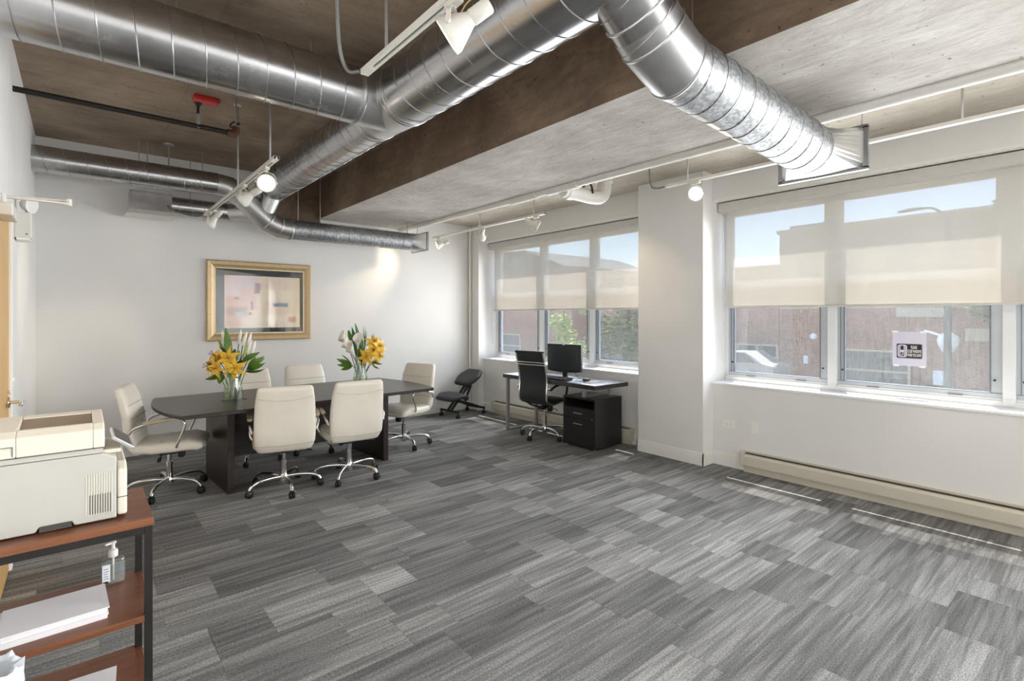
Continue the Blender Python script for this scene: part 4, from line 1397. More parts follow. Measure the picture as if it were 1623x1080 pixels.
def wash(col, x0, x1, z0, z1, color, soft, amount):
    def band(v, lo, hi):
        a = t.n('ShaderNodeMapRange', interpolation_type='SMOOTHSTEP')
        t.l(v, a.inputs[0])
        a.inputs[1].default_value, a.inputs[2].default_value = lo - soft, lo + soft
        b_ = t.n('ShaderNodeMapRange', interpolation_type='SMOOTHSTEP')
        t.l(v, b_.inputs[0])
        b_.inputs[1].default_value, b_.inputs[2].default_value = hi + soft, hi - soft
        b_.inputs[3].default_value, b_.inputs[4].default_value = 0, 1
        return t.math('MULTIPLY', a.outputs[0], b_.outputs[0])
    m = t.math('MULTIPLY', t.math('MULTIPLY', band(PXs, x0, x1), band(PZs, z0, z1)), amount)
    return t.mix(m, col, color)


pc = t.ramp(warp.outputs['Fac'], [(0.3, S(226, 196, 184)), (0.5, S(232, 214, 196)), (0.7, S(236, 222, 206))])
pc = wash(pc, 0.0, 0.42, 0.5, 1.0, S(222, 196, 200), 0.06, 0.8)
pc = wash(pc, 0.15, 0.40, 0.75, 0.95, S(206, 198, 208), 0.06, 0.7)
pc = wash(pc, 0.0, 0.2, 0.0, 0.6, S(212, 158, 138), 0.08, 0.8)
pc = wash(pc, 0.2, 0.4, 0.35, 0.75, S(216, 168, 160), 0.05, 0.6)
pc = wash(pc, 0.42, 0.92, 0.14, 0.74, S(238, 224, 200), 0.04, 0.8)
pc = wash(pc, 0.5, 0.86, 0.25, 0.52, S(228, 202, 178), 0.05, 0.8)
pc = wash(pc, 0.94, 1.0, 0.0, 1.0, S(236, 214, 162), 0.03, 0.8)
pc = wash(pc, 0.38, 0.45, 0.66, 0.86, S(142, 96, 112), 0.02, 0.85)
pc = wash(pc, 0.63, 0.84, 0.41, 0.485, S(104, 130, 152), 0.015, 0.9)
pc = wash(pc, 0.62, 0.68, 0.42, 0.47, S(60, 70, 92), 0.015, 0.7)
pc = wash(pc, 0.33, 0.355, 0.34, 0.52, S(84, 84, 104), 0.012, 0.85)
pc = wash(pc, 0.30, 0.34, 0.25, 0.30, S(120, 92, 92), 0.012, 0.8)
pc = wash(pc, 0.12, 0.19, 0.54, 0.585, S(130, 98, 96), 0.02, 0.7)
pc = wash(pc, 0.02, 0.30, 0.24, 0.40, S(128, 92, 84), 0.05, 0.55)
pc = wash(pc, 0.14, 0.26, 0.22, 0.30, S(178, 198, 208), 0.03, 0.8)
pc = wash(pc, 0.84, 0.94, 0.10, 0.22, S(204, 128, 116), 0.03, 0.75)
MAT['print'] = t.finish(pc, 0.55)
MB().box(1.305, 2.165, YB - 0.0145, YB - 0.012, 1.355, 1.985).build('print', 'print', pf)
MB().box(a0 + 0.008, a1 - 0.008, YB - 0.020, YB - 0.018, b0 + 0.008, b1 - 0.008).build('glazing', 'glass_picture', pf)

# ================================================================== printer cart
ct = thing('console_shelf', 'cherry and black metal console shelf carrying the printer', 'shelf', (-0.06, 2.4, 0))
CX0, CX1, CY0, CY1 = XL + 0.016, 0.196, 2.185, 2.60
for (x_, y_) in ((CX0, CY0), (CX1 - 0.024, CY0), (CX0, CY1 - 0.024), (CX1 - 0.024, CY1 - 0.024)):
    MB().box(x_, x_ + 0.024, y_, y_ + 0.024, 0.0, 0.768).build('leg', 'black_iron', ct, bevel=0.002)
fr = MB()
fr.box(CX0 + 0.024, CX1 - 0.024, CY0, CY0 + 0.024, 0.744, 0.768).box(CX0 + 0.024, CX1 - 0.024, CY1 - 0.024, CY1, 0.744, 0.768)
fr.box(CX0, CX0 + 0.024, CY0 + 0.024, CY1 - 0.024, 0.744, 0.768).box(CX1 - 0.024, CX1, CY0 + 0.024, CY1 - 0.024, 0.744, 0.768)
fr.build('top_frame', 'black_iron', ct)
MB().box(CX0 - 0.002, CX1 + 0.002, CY0 - 0.002, CY1 + 0.002, 0.768, 0.796).build('top_board', 'cherry', ct, bevel=0.002)
for z_ in (0.46, 0.155):
    MB().box(CX0 + 0.024, CX1 - 0.024, CY0, CY1, z_ - 0.022, z_).box(CX0 + 0.002, CX0 + 0.024, CY0 + 0.025, CY1 - 0.025, z_ - 0.022, z_).box(CX1 - 0.024, CX1 - 0.002, CY0 + 0.025, CY1 - 0.025, z_ - 0.022, z_).build('shelf_board', 'cherry', ct, bevel=0.001)

# ---- printer
ZP = 0.796
pr = thing('printer', 'white laser printer on the console shelf', 'printer', (-0.1, 2.45, ZP))
PL, PR_ = XL + 0.02, 0.098
bd = MB().prism([(PL, ZP + 0.006), (-0.11, ZP + 0.006), (-0.1, ZP + 0.022), (-0.02, ZP + 0.022), (-0.013, ZP + 0.006), (PR_, ZP + 0.006), (PR_, 1.012), (0.06, 1.03), (PL, 1.03)], 2.245, 2.585, axis='y')
bd.build('body', 'printer', pr, bevel=0.004)
MB().box(PL + 0.02, PR_ - 0.02, 2.27, 2.57, ZP, ZP + 0.01).build('foot_plate', 'black_plastic', pr)
MB().box(-0.10, -0.02, 2.2465, 2.26, ZP + 0.004, ZP + 0.022).build('grip_recess', 'slot', pr)
MB().box(PL, 0.062, 2.25, 2.585, 1.032, 1.048).build('gap_band', 'printer', pr)
up = MB()
up.prism([(2.248, 1.05), (2.585, 1.05), (2.585, 1.135), (2.29, 1.128), (2.252, 1.112)], PL, -0.155, axis='x')
up.prism([(2.248, 1.05), (2.585, 1.05), (2.585, 1.135), (2.29, 1.128), (2.252, 1.112)], 0.035, 0.066, axis='x')
up.prism([(2.248, 1.05), (2.31, 1.05), (2.31, 1.129), (2.29, 1.128), (2.252, 1.112)], -0.155, 0.035, axis='x')
up.prism([(2.52, 1.05), (2.585, 1.05), (2.585, 1.135), (2.52, 1.134)], -0.155, 0.035, axis='x')
up.build('scanner_cover', 'printer_top', pr, bevel=0.004)
MB().prism([(2.311, 1.085), (2.519, 1.105), (2.519, 1.131), (2.311, 1.100)], -0.154, 0.034, axis='x').build('output_tray', 'tray', pr)
MB().prism([(2.25, ZP + 0.01), (2.56, ZP + 0.01), (2.56, 0.985), (2.30, 0.985), (2.25, 0.965)], PR_ + 0.002, PR_ + 0.030, axis='x').build('rear_door', 'printer_top', pr, bevel=0.008, seg=3)
MB().box(PR_ + 0.001, PR_ + 0.0312, 2.2485, 2.56, 0.868, 0.870).build('door_seam', 'slot', pr)
MB().box(PL, 0.064, 2.2465, 2.249, 1.0485, 1.0505).build('cover_seam', 'slot', pr)
MB().box(PL, -0.162, 2.2465, 2.249, 1.085, 1.0865).box(-0.163, -0.1615, 2.2465, 2.249, 1.055, 1.0865).build('side_hatch_seam', 'slot', pr)
for k in range(11):
    xx = 0.016 + k * 0.0068
    MB().box(xx, xx + 0.0024, 2.2435, 2.2465, 0.825, 0.965).build('vent_rib', 'printer_top', pr)
for k in range(9):
    xx = 0.0255 + k * 0.0068
    MB().box(xx - 0.0022, xx + 0.0018, 2.2436, 2.2462, 0.828, 0.893).build('vent_slot', 'black_plastic', pr)
MB().box(0.062, 0.112, 2.28, 2.50, 1.02, 1.034).build('panel_bracket', 'printer_top', pr, bevel=0.003)
Mp = Matrix.Rotation(math.radians(38), 3, 'Y')
MB().obox((0.118, 2.37, 1.052), (0.075, 0.20, 0.012), Mp).build('control_panel', 'brushed', pr, bevel=0.003)
MB().obox((0.1195, 2.37, 1.0588), (0.055, 0.17, 0.003), Mp).build('panel_screen', 'screen', pr)

# ---- sanitiser bottle
sb = thing('hand_sanitizer', 'clear pump bottle of hand sanitizer on the middle shelf', 'bottle', (0.10, 2.525, 0.46))
MB().loft([(0.10, 2.525, 0.467), (0.10, 2.525, 0.475), (0.10, 2.525, 0.55), (0.10, 2.525, 0.562), (0.10, 2.525, 0.570)], (1, 0, 0), [0.037, 0.038, 0.038, 0.032, 0.016], [0.020, 0.021, 0.021, 0.019, 0.014], 24, 4, rnd=False).build('bottle_body', 'glass_vase', sb)
MB().loft([(0.10, 2.525, 0.469), (0.10, 2.525, 0.477), (0.10, 2.525, 0.535)], (1, 0, 0), [0.034, 0.0355, 0.0355], [0.0175, 0.0185, 0.0185], 24, 4, rnd=False).build('gel', 'gel', sb)
MB().lathe([(0, 0.566), (0.015, 0.566), (0.0155, 0.588), (0.012, 0.594), (0.006, 0.597), (0.006, 0.615), (0.010, 0.617), (0.010, 0.624), (0, 0.626)], (0.10, 2.525, 0), (0, 0, 1), 18).build('pump', 'white_metal', sb)
MB().obox((0.088, 2.519, 0.620), (0.030, 0.010, 0.008), Matrix.Rotation(0.45, 3, 'Z')).build('nozzle', 'white_metal', sb, bevel=0.002)
MB().tube([(0.10, 2.525, 0.475), (0.10, 2.525, 0.57)], 0.0035, 8).build('dip_tube', 'white_metal', sb)
MB().box(0.066, 0.090, 2.5032, 2.5038, 0.478, 0.545).build('label_sheet', 'bag', sb)
MB().box(0.068, 0.084, 2.5028, 2.5032, 0.474, 0.483).build('label_bar', 'ink', sb)
for k in range(5):
    MB().box(0.070, 0.086 - 0.002 * (k % 3), 2.5028, 2.5032, 0.492 + k * 0.009, 0.4945 + k * 0.009).build('label_line', 'ink_grey', sb)


# ---- paper stacks: reams of slightly shifted layers
def stack(lab, x0, x1, y0, y1, z0, layers, rot, grp=None):
    st = thing('paper_stack', lab, 'paper', ((x0 + x1) / 2, (y0 + y1) / 2, z0), rot)
    hx, hy = (x1 - x0) / 2, (y1 - y0) / 2
    rg = random.Random(3)
    z = 0.0
    for h in layers:
        dx, dy = rg.uniform(-0.004, 0.004), rg.uniform(-0.004, 0.004)
        MB().box(-hx + dx, hx + dx, -hy + dy, hy + dy, z + 0.0002, z + h).build('sheets', 'paper', st, world=False)
        z += h
    return st


stack('thick stack of white paper on the middle shelf beside the sanitizer', -0.20, 0.072, 2.245, 2.45, 0.46, (0.006, 0.008, 0.005, 0.009, 0.006, 0.004), math.radians(2))
stack('low stack of white paper on the bottom shelf', -0.17, 0.10, 2.26, 2.48, 0.155, (0.005, 0.004, 0.004), math.radians(-4))

# ---- waste bin with liner in front of the shelf
wb = thing('waste_bin', 'small bin with a crumpled translucent white liner before the console shelf', 'bin', (-0.218, 2.03, 0))
MB().lathe([(0, 0.0), (0.075, 0.0), (0.088, 0.48), (0.090, 0.485), (0.084, 0.485), (0.072, 0.01), (0, 0.01)], (-0.218, 2.03, 0), (0, 0, 1), 28).build('bin', 'black_plastic', wb)
rg = random.Random(5)
vs, fs = [], []
nb = 40
for i, (r_, z_) in enumerate(((0.092, 0.38), (0.094, 0.45), (0.097, 0.492), (0.092, 0.512), (0.078, 0.50), (0.072, 0.43))):
    for j in range(nb):
        a = 2 * PI * j / nb
        w = rg.uniform(-0.007, 0.007)
        vs.append((-0.218 + (r_ + w) * math.cos(a), 2.03 + (r_ + w) * math.sin(a), z_ + rg.uniform(-0.012, 0.012)))
for i in range(5):
    for j in range(nb):
        fs.append((i * nb + j, i * nb + (j + 1) % nb, (i + 1) * nb + (j + 1) % nb, (i + 1) * nb + j))
MB().add(vs, fs, 0, True).build('liner', 'bag', wb)


# ================================================================== flowers
def petal_mesh(name, L, W, curl, mat, cup=0.25, n=5):
    """pointed petal along local +Z that curls outward (+X)"""
    vs, fs = [], []
    for i in range(n + 1):
        s = i / n
        w = W * math.sin(PI * min(1.0, 0.12 + 0.88 * s) ** 0.85) * (1 if s < 1 else 0) + 0.0006
        x = L * (0.22 * s + curl * s * s * s)
        z = L * (s - 0.38 * curl * s * s * s)
        vs += [(x + cup * w, -w, z), (x, 0, z), (x + cup * w, w, z)]
    for i in range(n):
        a = i * 3
        fs += [(a, a + 1, a + 4, a + 3), (a + 1, a + 2, a + 5, a + 4)]
    return MB().add(vs, fs, 0, True).mesh(name, mat)


ME = {
    'petal': petal_mesh('petal', 0.100, 0.020, 0.75, 'yellow'),
    'petal_wide': petal_mesh('petal', 0.096, 0.027, 0.75, 'yellow'),
    'leaf': petal_mesh('leaf', 0.155, 0.025, 0.35, 'green', 0.35, 6),
    'leaf_small': petal_mesh('leaf', 0.10, 0.014, 0.4, 'green', 0.35, 6),
    'leaf_light': petal_mesh('leaf', 0.12, 0.013, 0.25, 'green_light', 0.35, 6),
    'blade': petal_mesh('leaf', 0.25, 0.034, 0.06, 'green', 0.3, 7),
    'blade_blue': petal_mesh('leaf', 0.26, 0.027, 0.06, 'green_blue', 0.3, 7),
    'blade_thin': petal_mesh('leaf', 0.24, 0.006, 0.05, 'green_blue', 0.3, 7),
    'sliver': petal_mesh('leaf', 0.11, 0.007, 0.5, 'green', 0.3, 6),
}
# closed calla spear
sp_me = MB().lathe([(0.005, -0.01), (0.011, 0.01), (0.014, 0.05), (0.012, 0.085), (0.005, 0.112), (0.0006, 0.126)], n=12).mesh('spathe', 'white_petal')
# open calla: funnel with a flared, pointed lip
vs, fs = [], []
nc = 20
for i in range(8):
    s = i / 7
    for j in range(nc):
        a = 2 * PI * j / nc
        r_ = 0.007 + 0.046 * s ** 2.0 * (1 + 0.25 * math.cos(a))
        z_ = 0.105 * s + (0.055 * s ** 3 * (0.5 + 0.5 * math.cos(a)) ** 2) - 0.012 * s ** 5 * (1 - math.cos(a)) / 2
        vs.append((r_ * math.cos(a) + 0.012 * s ** 4 * max(0, math.cos(a)), r_ * math.sin(a), z_))
for i in range(7):
    for j in range(nc):
        fs.append((i * nc + j, i * nc + (j + 1) % nc, (i + 1) * nc + (j + 1) % nc, (i + 1) * nc + j))
open_me = MB().add(vs, fs, 0, True).mesh('spathe', 'white_petal')
spadix_me = MB().lathe([(0.0, 0.01), (0.004, 0.015), (0.0045, 0.055), (0.0, 0.062)], n=10).mesh('spadix', 'yellow')
st_me = MB()
for k in range(6):
    a = k * PI / 3 + 0.3
    st_me.tube([(0, 0, 0.0), (math.cos(a) * 0.008, math.sin(a) * 0.008, 0.03), (math.cos(a) * 0.02, math.sin(a) * 0.02, 0.06)], 0.0012, 5)
    st_me.lathe([(0, -0.006), (0.003, 0), (0, 0.006)], (math.cos(a) * 0.02, math.sin(a) * 0.02, 0.061), (-math.sin(a), math.cos(a), 0), 6)
st_me = st_me.mesh('stamens', 'stamen')

FR = Vector((0.765, -0.644, 0))
FF = Vector((0.644, 0.765, 0))
rg = random.Random(11)


def place(name, me, par, p, M):
    o = bpy.data.objects.new(name, me)
    o.parent = par
    o.matrix_local = Matrix.Translation(Vector(p) - world_origin(par)) @ M.to_4x4()
    COL.objects.link(o)
    return o


def stem(par, base, tip, mat='stem', r=0.0032):
    b_, t_ = Vector(base), Vector(tip)
    ax = Vector((b_.x * 0.55 + t_.x * 0.45, b_.y * 0.55 + t_.y * 0.45, b_.z + (t_.z - b_.z) * 0.55))
    MB().tube(arc_pts([b_, ax, t_], 4), r, 6).build('stem', mat, par)


def foot(V, k):
    """stem end inside the vase"""
    a = k * 2.4
    return Vector((V[0] + 0.030 * math.cos(a), V[1] + 0.030 * math.sin(a), V[2] + 0.015))


def P3(V, r_, z, f):
    return Vector((V[0], V[1], 0)) + FR * r_ + FF * f + Vector((0, 0, z))


def lily(V, k, r_, z, f, d, lab, grp):
    root = thing('lily', lab, 'flower', foot(V, k), 0, grp)
    c_ = P3(V, r_, z, f)
    D = (FR * d[0] + FF * d[1] + Vector((0, 0, d[2]))).normalized()
    stem(root, foot(V, k), c_ - D * 0.01)
    M = aim(D)
    tw = rg.uniform(0, 1)
    for i in range(6):
        place('petal', ME['petal' if i % 2 else 'petal_wide'], root, c_ - D * 0.012, M @ Matrix.Rotation(tw + i * PI / 3, 3, 'Z') @ Matrix.Rotation(0.55, 3, 'Y'))
    place('stamens', st_me, root, c_, M)


def calla(V, k, r_, z, f, d, lab, grp, opened, roll=0.0):
    root = thing('calla_lily', lab, 'flower', foot(V, k), 0, grp)
    c_ = P3(V, r_, z, f)
    D = (FR * d[0] + FF * d[1] + Vector((0, 0, d[2]))).normalized()
    stem(root, foot(V, k), c_, 'stem', 0.0042)
    M = aim(D) @ Matrix.Rotation(roll, 3, 'Z')
    if opened:
        place('spathe', open_me, root, c_, M)
        place('spadix', spadix_me, root, c_, M)
    else:
        place('spathe', sp_me, root, c_, M)


def foliage(V, k, r_, z, f, leaves, lab, grp, name='leafy_stem'):
    root = thing(name, lab, 'foliage', foot(V, k), 0, grp)
    c_ = P3(V, r_, z, f)
    stem(root, foot(V, k), c_)
    for (kind, back, d, roll) in leaves:
        D = (FR * d[0] + FF * d[1] + Vector((0, 0, d[2]))).normalized()
        p = c_.lerp(foot(V, k), back)
        place('leaf', ME[kind], root, p, aim(D) @ Matrix.Rotation(roll, 3, 'Z'))


def vase(V, lab):
    v = thing('glass_vase', lab, 'vase', V)
    MB().lathe([(0.0, 0.006), (0.074, 0.006), (0.078, 0.012), (0.072, 0.10), (0.058, 0.20), (0.054, 0.245), (0.058, 0.25), (0.061, 0.245), (0.061, 0.20), (0.077, 0.10), (0.084, 0.012), (0.082, 0.0), (0.0, 0.0)], V, (0, 0, 1), 32).build('glass', 'glass_vase', v)
    MB().lathe([(0.0, 0.008), (0.075, 0.010), (0.073, 0.07), (0.0715, 0.105), (0.0, 0.105)], V, (0, 0, 1), 32).build('water', 'water', v)


VA = (1.065, 5.185, 0.7402)
VB = (2.30, 5.255, 0.7402)
vase(VA, 'clear flared glass vase at the left end of the conference table')
vase(VB, 'clear flared glass vase at the right end of the conference table')
GA, GB = 'yellow lilies in the left vase', 'yellow lilies in the right vase'
lily(VA, 0, -0.145, 1.135, -0.02, (-0.5, -0.5, 0.55), 'yellow lily at the upper left of the left bouquet', GA)
lily(VA, 1, -0.205, 1.045, 0.0, (-0.9, -0.25, 0.1), 'yellow lily at the far left edge of the left bouquet', GA)
lily(VA, 2, -0.105, 1.035, -0.08, (-0.3, -0.85, -0.05), 'yellow lily low in the left bouquet, right above the vase rim on the left', GA)
lily(VA, 3, 0.005, 1.125, -0.09, (0.05, -0.85, 0.3), 'yellow lily facing forward at the centre of the left bouquet', GA)
lily(VA, 4, 0.068, 1.035, -0.10, (0.2, -0.9, 0.0), 'yellow lily low in the left bouquet, above the vase rim on the right', GA)
lily(VA, 5, -0.16, 1.10, 0.10, (-0.5, 0.4, 0.4), 'yellow lily turned to the wall in the left bouquet', GA)
for i, (r_, z, f, dr_, lab) in enumerate(((-0.115, 1.25, 0.05, -0.10, 'single white calla spear at the left of the left bouquet'),
                                     (0.035, 1.255, 0.03, 0.14, 'white calla spear beside the tall leaf in the left bouquet'),
                                     (0.085, 1.24, 0.0, 0.32, 'white calla spear, tallest of the right cluster in the left bouquet'),
                                     (0.105, 1.235, 0.04, 0.34, 'white calla spear behind the tallest of the right cluster'),
                                     (0.125, 1.175, 0.0, 0.36, 'shorter white calla spear of the right cluster in the left bouquet'),
                                     (0.155, 1.16, 0.02, 0.30, 'white calla spear at the far right of the left bouquet'))):
    calla(VA, i + 6, r_, z, f, (dr_, 0, 1), lab, 'white calla spears in the left vase', False)
foliage(VA, 12, -0.02, 1.15, -0.02, [('blade', 0.0, (0.02, -0.1, 1), PI / 2 + 0.2)], 'broad upright green leaf in the left bouquet', 'greenery in the left vase')
foliage(VA, 13, 0.15, 1.06, -0.02, [('leaf', 0.05, (0.7, -0.2, 0.35), 0.4), ('leaf', 0.15, (0.9, 0.0, 0.05), 0.6), ('leaf_small', 0.2, (0.8, -0.3, -0.3), 0.8), ('leaf_small', 0.0, (0.6, 0.2, 0.6), 0.2), ('leaf', 0.1, (0.55, -0.6, 0.1), 0.3), ('leaf', 0.02, (0.9, 0.25, 0.25), 0.3), ('leaf', 0.22, (0.75, 0.2, -0.25), 0.9)], 'leafy green stem spreading right of the left bouquet', 'greenery in the left vase')
foliage(VA, 14, -0.09, 1.0, -0.02, [('leaf', 0.1, (-0.6, -0.3, -0.4), 0.5), ('leaf', 0.0, (-0.8, 0.2, 0.35), 0.5), ('leaf', 0.05, (-0.2, -0.5, -0.5), 0.2), ('leaf_small', 0.2, (-0.3, -0.4, -0.7), 0.4), ('leaf_small', 0.0, (-0.9, 0.0, -0.1), 0.3)], 'drooping green leaves low on the left of the left bouquet', 'greenery in the left vase')
foliage(VA, 15, -0.10, 1.18, 0.02, [('leaf_light', 0.0, (-0.35, 0, 0.9), 0.4), ('leaf_small', 0.3, (-0.2, -0.5, 0.8), 0.1)], 'yellow-green bud stem at the upper left of the left bouquet', 'greenery in the left vase')
foliage(VA, 16, 0.11, 1.14, -0.03, [('leaf_light', 0.0, (0.45, -0.1, 0.9), 1.0), ('leaf', 0.1, (0.75, -0.3, 0.3), 0.3), ('leaf', 0.2, (0.1, -0.8, 0.4), 0.1), ('leaf_small', 0.15, (-0.3, -0.7, 0.4), 0.1)], 'yellow-green bud stem at the upper right of the left bouquet', 'greenery in the left vase')
foliage(VA, 17, 0.03, 1.02, -0.07, [('leaf_small', 0.0, (0.1, -0.7, -0.5), 0.2), ('leaf', 0.05, (-0.2, -0.7, -0.3), 0.2), ('leaf_small', 0.15, (0.4, -0.6, -0.4), 0.2), ('leaf', 0.1, (0.0, -0.3, 0.7), 0.2)], 'green leaves over the rim of the left vase', 'greenery in the left vase')
foliage(VA, 18, -0.03, 1.10, 0.03, [('leaf', 0.0, (-0.4, 0.2, 0.7), 0.2), ('leaf', 0.1, (0.4, 0.3, 0.6), 0.2), ('leaf', 0.2, (0.5, -0.4, 0.3), 0.2), ('leaf', 0.15, (-0.5, -0.4, 0.3), 0.2), ('leaf', 0.05, (0.0, 0.2, 0.9), 1.2)], 'dense green leaves at the heart of the left bouquet', 'greenery in the left vase')

lily(VB, 0, 0.085, 1.065, -0.07, (-0.1, -0.9, 0.0), 'yellow lily low and facing forward in the right bouquet', GB)
lily(VB, 1, 0.14, 1.215, 0.0, (0.3, -0.5, 0.6), 'yellow lily at the top of the right bouquet', GB)
lily(VB, 2, 0.195, 1.175, 0.0, (0.8, -0.4, 0.2), 'yellow lily at the right edge of the right bouquet', GB)
lily(VB, 3, 0.19, 1.085, -0.02, (0.7, -0.5, -0.3), 'yellow lily hanging at the lower right of the right bouquet', GB)
lily(VB, 4, 0.15, 1.14, -0.05, (0.45, -0.8, 0.1), 'yellow lily in the middle of the yellow cluster of the right bouquet', GB)
calla(VB, 5, -0.135, 1.185, 0.0, (-0.6, -0.15, 0.75), 'open white calla, leftmost in the right bouquet', 'open white callas in the right vase', True, 2.4)
calla(VB, 6, -0.09, 1.12, -0.06, (-0.45, -0.35, 0.75), 'large open white calla left of centre in the right bouquet', 'open white callas in the right vase', True, 0.6)
calla(VB, 7, -0.015, 1.15, -0.04, (0.05, -0.25, 0.95), 'open white calla upright at the centre of the right bouquet', 'open white callas in the right vase', True, 1.4)
calla(VB, 8, -0.03, 1.07, -0.09, (-0.45, -0.3, 0.75), 'open white calla lowest in the right bouquet', 'open white callas in the right vase', True, 2.0)
GG = 'greenery in the right vase'
foliage(VB, 9, -0.04, 1.14, 0.02, [('blade_blue', 0.0, (-0.12, 0, 1), PI / 2), ('blade_blue', 0.2, (-0.02, -0.1, 1), PI / 2 - 0.3)], 'tall blue-green blades at the left of the right bouquet', GG)
foliage(VB, 10, 0.0, 1.18, 0.03, [('blade_blue', 0.0, (-0.08, 0, 1), PI / 2 + 0.3), ('blade', 0.3, (0.1, 0, 1), PI / 2)], 'tallest green blade in the right bouquet', GG)
foliage(VB, 11, -0.09, 1.21, 0.04, [('leaf', 0.0, (-0.5, 0, 0.85), 0.5), ('leaf', 0.02, (-0.55, 0.1, 0.8), 0.9)], 'pointed green leaf at the upper left of the right bouquet', GG)
foliage(VB, 12, 0.04, 1.16, 0.03, [('blade_thin', 0.0, (0.03, 0, 1), PI / 2), ('blade_thin', 0.05, (0.16, 0, 1), PI / 2), ('blade_thin', 0.15, (0.22, 0.1, 1), PI / 2)], 'thin grassy blades in the right bouquet', GG)
foliage(VB, 13, -0.12, 1.02, 0.0, [('sliver', 0.0, (-0.75, 0, 0.65), 0.2), ('sliver', 0.05, (-0.95, 0, 0.1), 0.2), ('leaf', 0.15, (-0.8, -0.2, -0.25), 0.6), ('leaf', 0.2, (-0.6, -0.4, -0.45), 0.6), ('leaf_small', 0.1, (-0.6, 0.2, 0.2), 0.4), ('leaf', 0.12, (-0.75, 0.1, 0.1), 0.5)], 'drooping leafy stem at the left of the right bouquet', GG)
foliage(VB, 14, 0.14, 1.01, -0.02, [('leaf_small', 0.0, (0.6, -0.2, -0.4), 0.4), ('leaf_small', 0.1, (0.4, -0.4, -0.6), 0.4), ('leaf_light', 0.1, (0.2, -0.5, -0.2), 0.2), ('leaf', 0.1, (0.5, 0.3, 0.2), 0.3)], 'small green leaves at the lower right of the right bouquet', GG)
foliage(VB, 15, 0.12, 1.2, 0.02, [('leaf_light', 0.0, (0.4, 0, 0.9), 0.8), ('leaf_small', 0.1, (0.7, 0.1, 0.7), 0.5), ('leaf_light', 0.2, (-0.1, -0.2, 0.9), 0.5)], 'yellow-green buds above the lilies of the right bouquet', GG)
foliage(VB, 16, 0.02, 1.04, 0.0, [('leaf', 0.0, (0.2, -0.4, 0.8), 0.2), ('leaf', 0.1, (-0.4, -0.4, 0.5), 0.2), ('leaf', 0.2, (0.5, 0.2, 0.6), 0.2), ('leaf', 0.15, (-0.2, -0.7, -0.1), 0.2), ('leaf', 0.1, (0.4, -0.5, 0.4), 0.2)], 'dense green leaves at the heart of the right bouquet', GG)

# ================================================================== outside, across the street
ZS = -1.45


def brick_mat(name, c1, c2, mortar, scale):
    t = NT(name)
    c = t.mapping(obj_coord(t), rot=(0, 0, 0))
    sx = t.n('ShaderNodeSeparateXYZ')
    t.l(c, sx.inputs[0])
    cb = t.n('ShaderNodeCombineXYZ')
    t.l(sx.outputs['Y'], cb.inputs[0])
    t.l(sx.outputs['Z'], cb.inputs[1])
    br = t.n('ShaderNodeTexBrick', Scale=scale, Color1=c1, Color2=c2, Mortar=mortar)
    br.inputs['Mortar Size'].default_value = 0.012
    br.inputs['Brick Width'].default_value = 0.5
    br.inputs['Row Height'].default_value = 0.16
    t.l(cb.outputs[0], br.inputs['Vector'])
    nz = t.noise(c, 0.8, 4).outputs['Fac']
    col = t.mix(1.0, br.outputs['Color'], t.ramp(nz, [(0.3, (0.8, 0.8, 0.8, 1)), (0.7, (1.1, 1.1, 1.1, 1))]), 'MULTIPLY')
    return t.finish(col, 0.9)


MAT['brick'] = brick_mat('red_brown_brick', S(166, 124, 104), S(146, 108, 92), S(190, 174, 160), 2.2)
MAT['tan_brick'] = brick_mat('tan_brick', S(192, 172, 142), S(178, 158, 130), S(196, 186, 168), 2.2)
MAT['stone'] = plain('limestone', S(196, 184, 162), 0.85, 0.0, 0.08, nscale=3)
MAT['asphalt'] = plain('asphalt', S(128, 126, 124), 0.9, 0.0, 0.1, nscale=2)
MAT['dark_pane'] = plain('dark_window_pane', S(92, 100, 100), 0.2, 0.0, 0.1, nscale=2)
MAT['tree_leaf'] = plain('tree_leaf_green', S(92, 112, 62), 0.6, 0.0, 0.35, nscale=1.5)
MAT['tree_leaf_light'] = plain('young_leaf_green', S(150, 172, 84), 0.6, 0.0, 0.3, nscale=1.5)
MAT['bark'] = plain('bark', S(92, 76, 62), 0.9, 0.0, 0.2)
MAT['car_white'] = plain('white_car_paint', S(158, 158, 154), 0.3, 0.0, 0.02)
MAT['car_blue'] = plain('blue_car_paint', S(92, 112, 150), 0.25, 0.0, 0.02)
MAT['pole'] = plain('grey_green_pole_paint', S(104, 110, 106), 0.5, 0.3, 0.05)

street = struct(MB().box(5.4, 60, -40, 80, ZS - 0.2, ZS).build('ground', 'asphalt'))
BXF = 24.0


def facade_windows(par, rows, mat='dark_pane'):
    for (y0, y1, z0, z1) in rows:
        w = MB()
        w.box(BXF - 0.06, BXF + 0.02, y0 - 0.06, y1 + 0.06, z0 - 0.08, z0).box(BXF - 0.04, BXF + 0.02, y0 - 0.06, y1 + 0.06, z1, z1 + 0.07)
        w.box(BXF - 0.03, BXF + 0.02, y0 - 0.05, y0, z0, z1).box(BXF - 0.03, BXF + 0.02, y1, y1 + 0.05, z0, z1)
        w = w.build('window_frame', 'stone', par)
        MB().box(BXF - 0.012, BXF + 0.02, y0, y1, z0, z1).build('pane', mat, w)


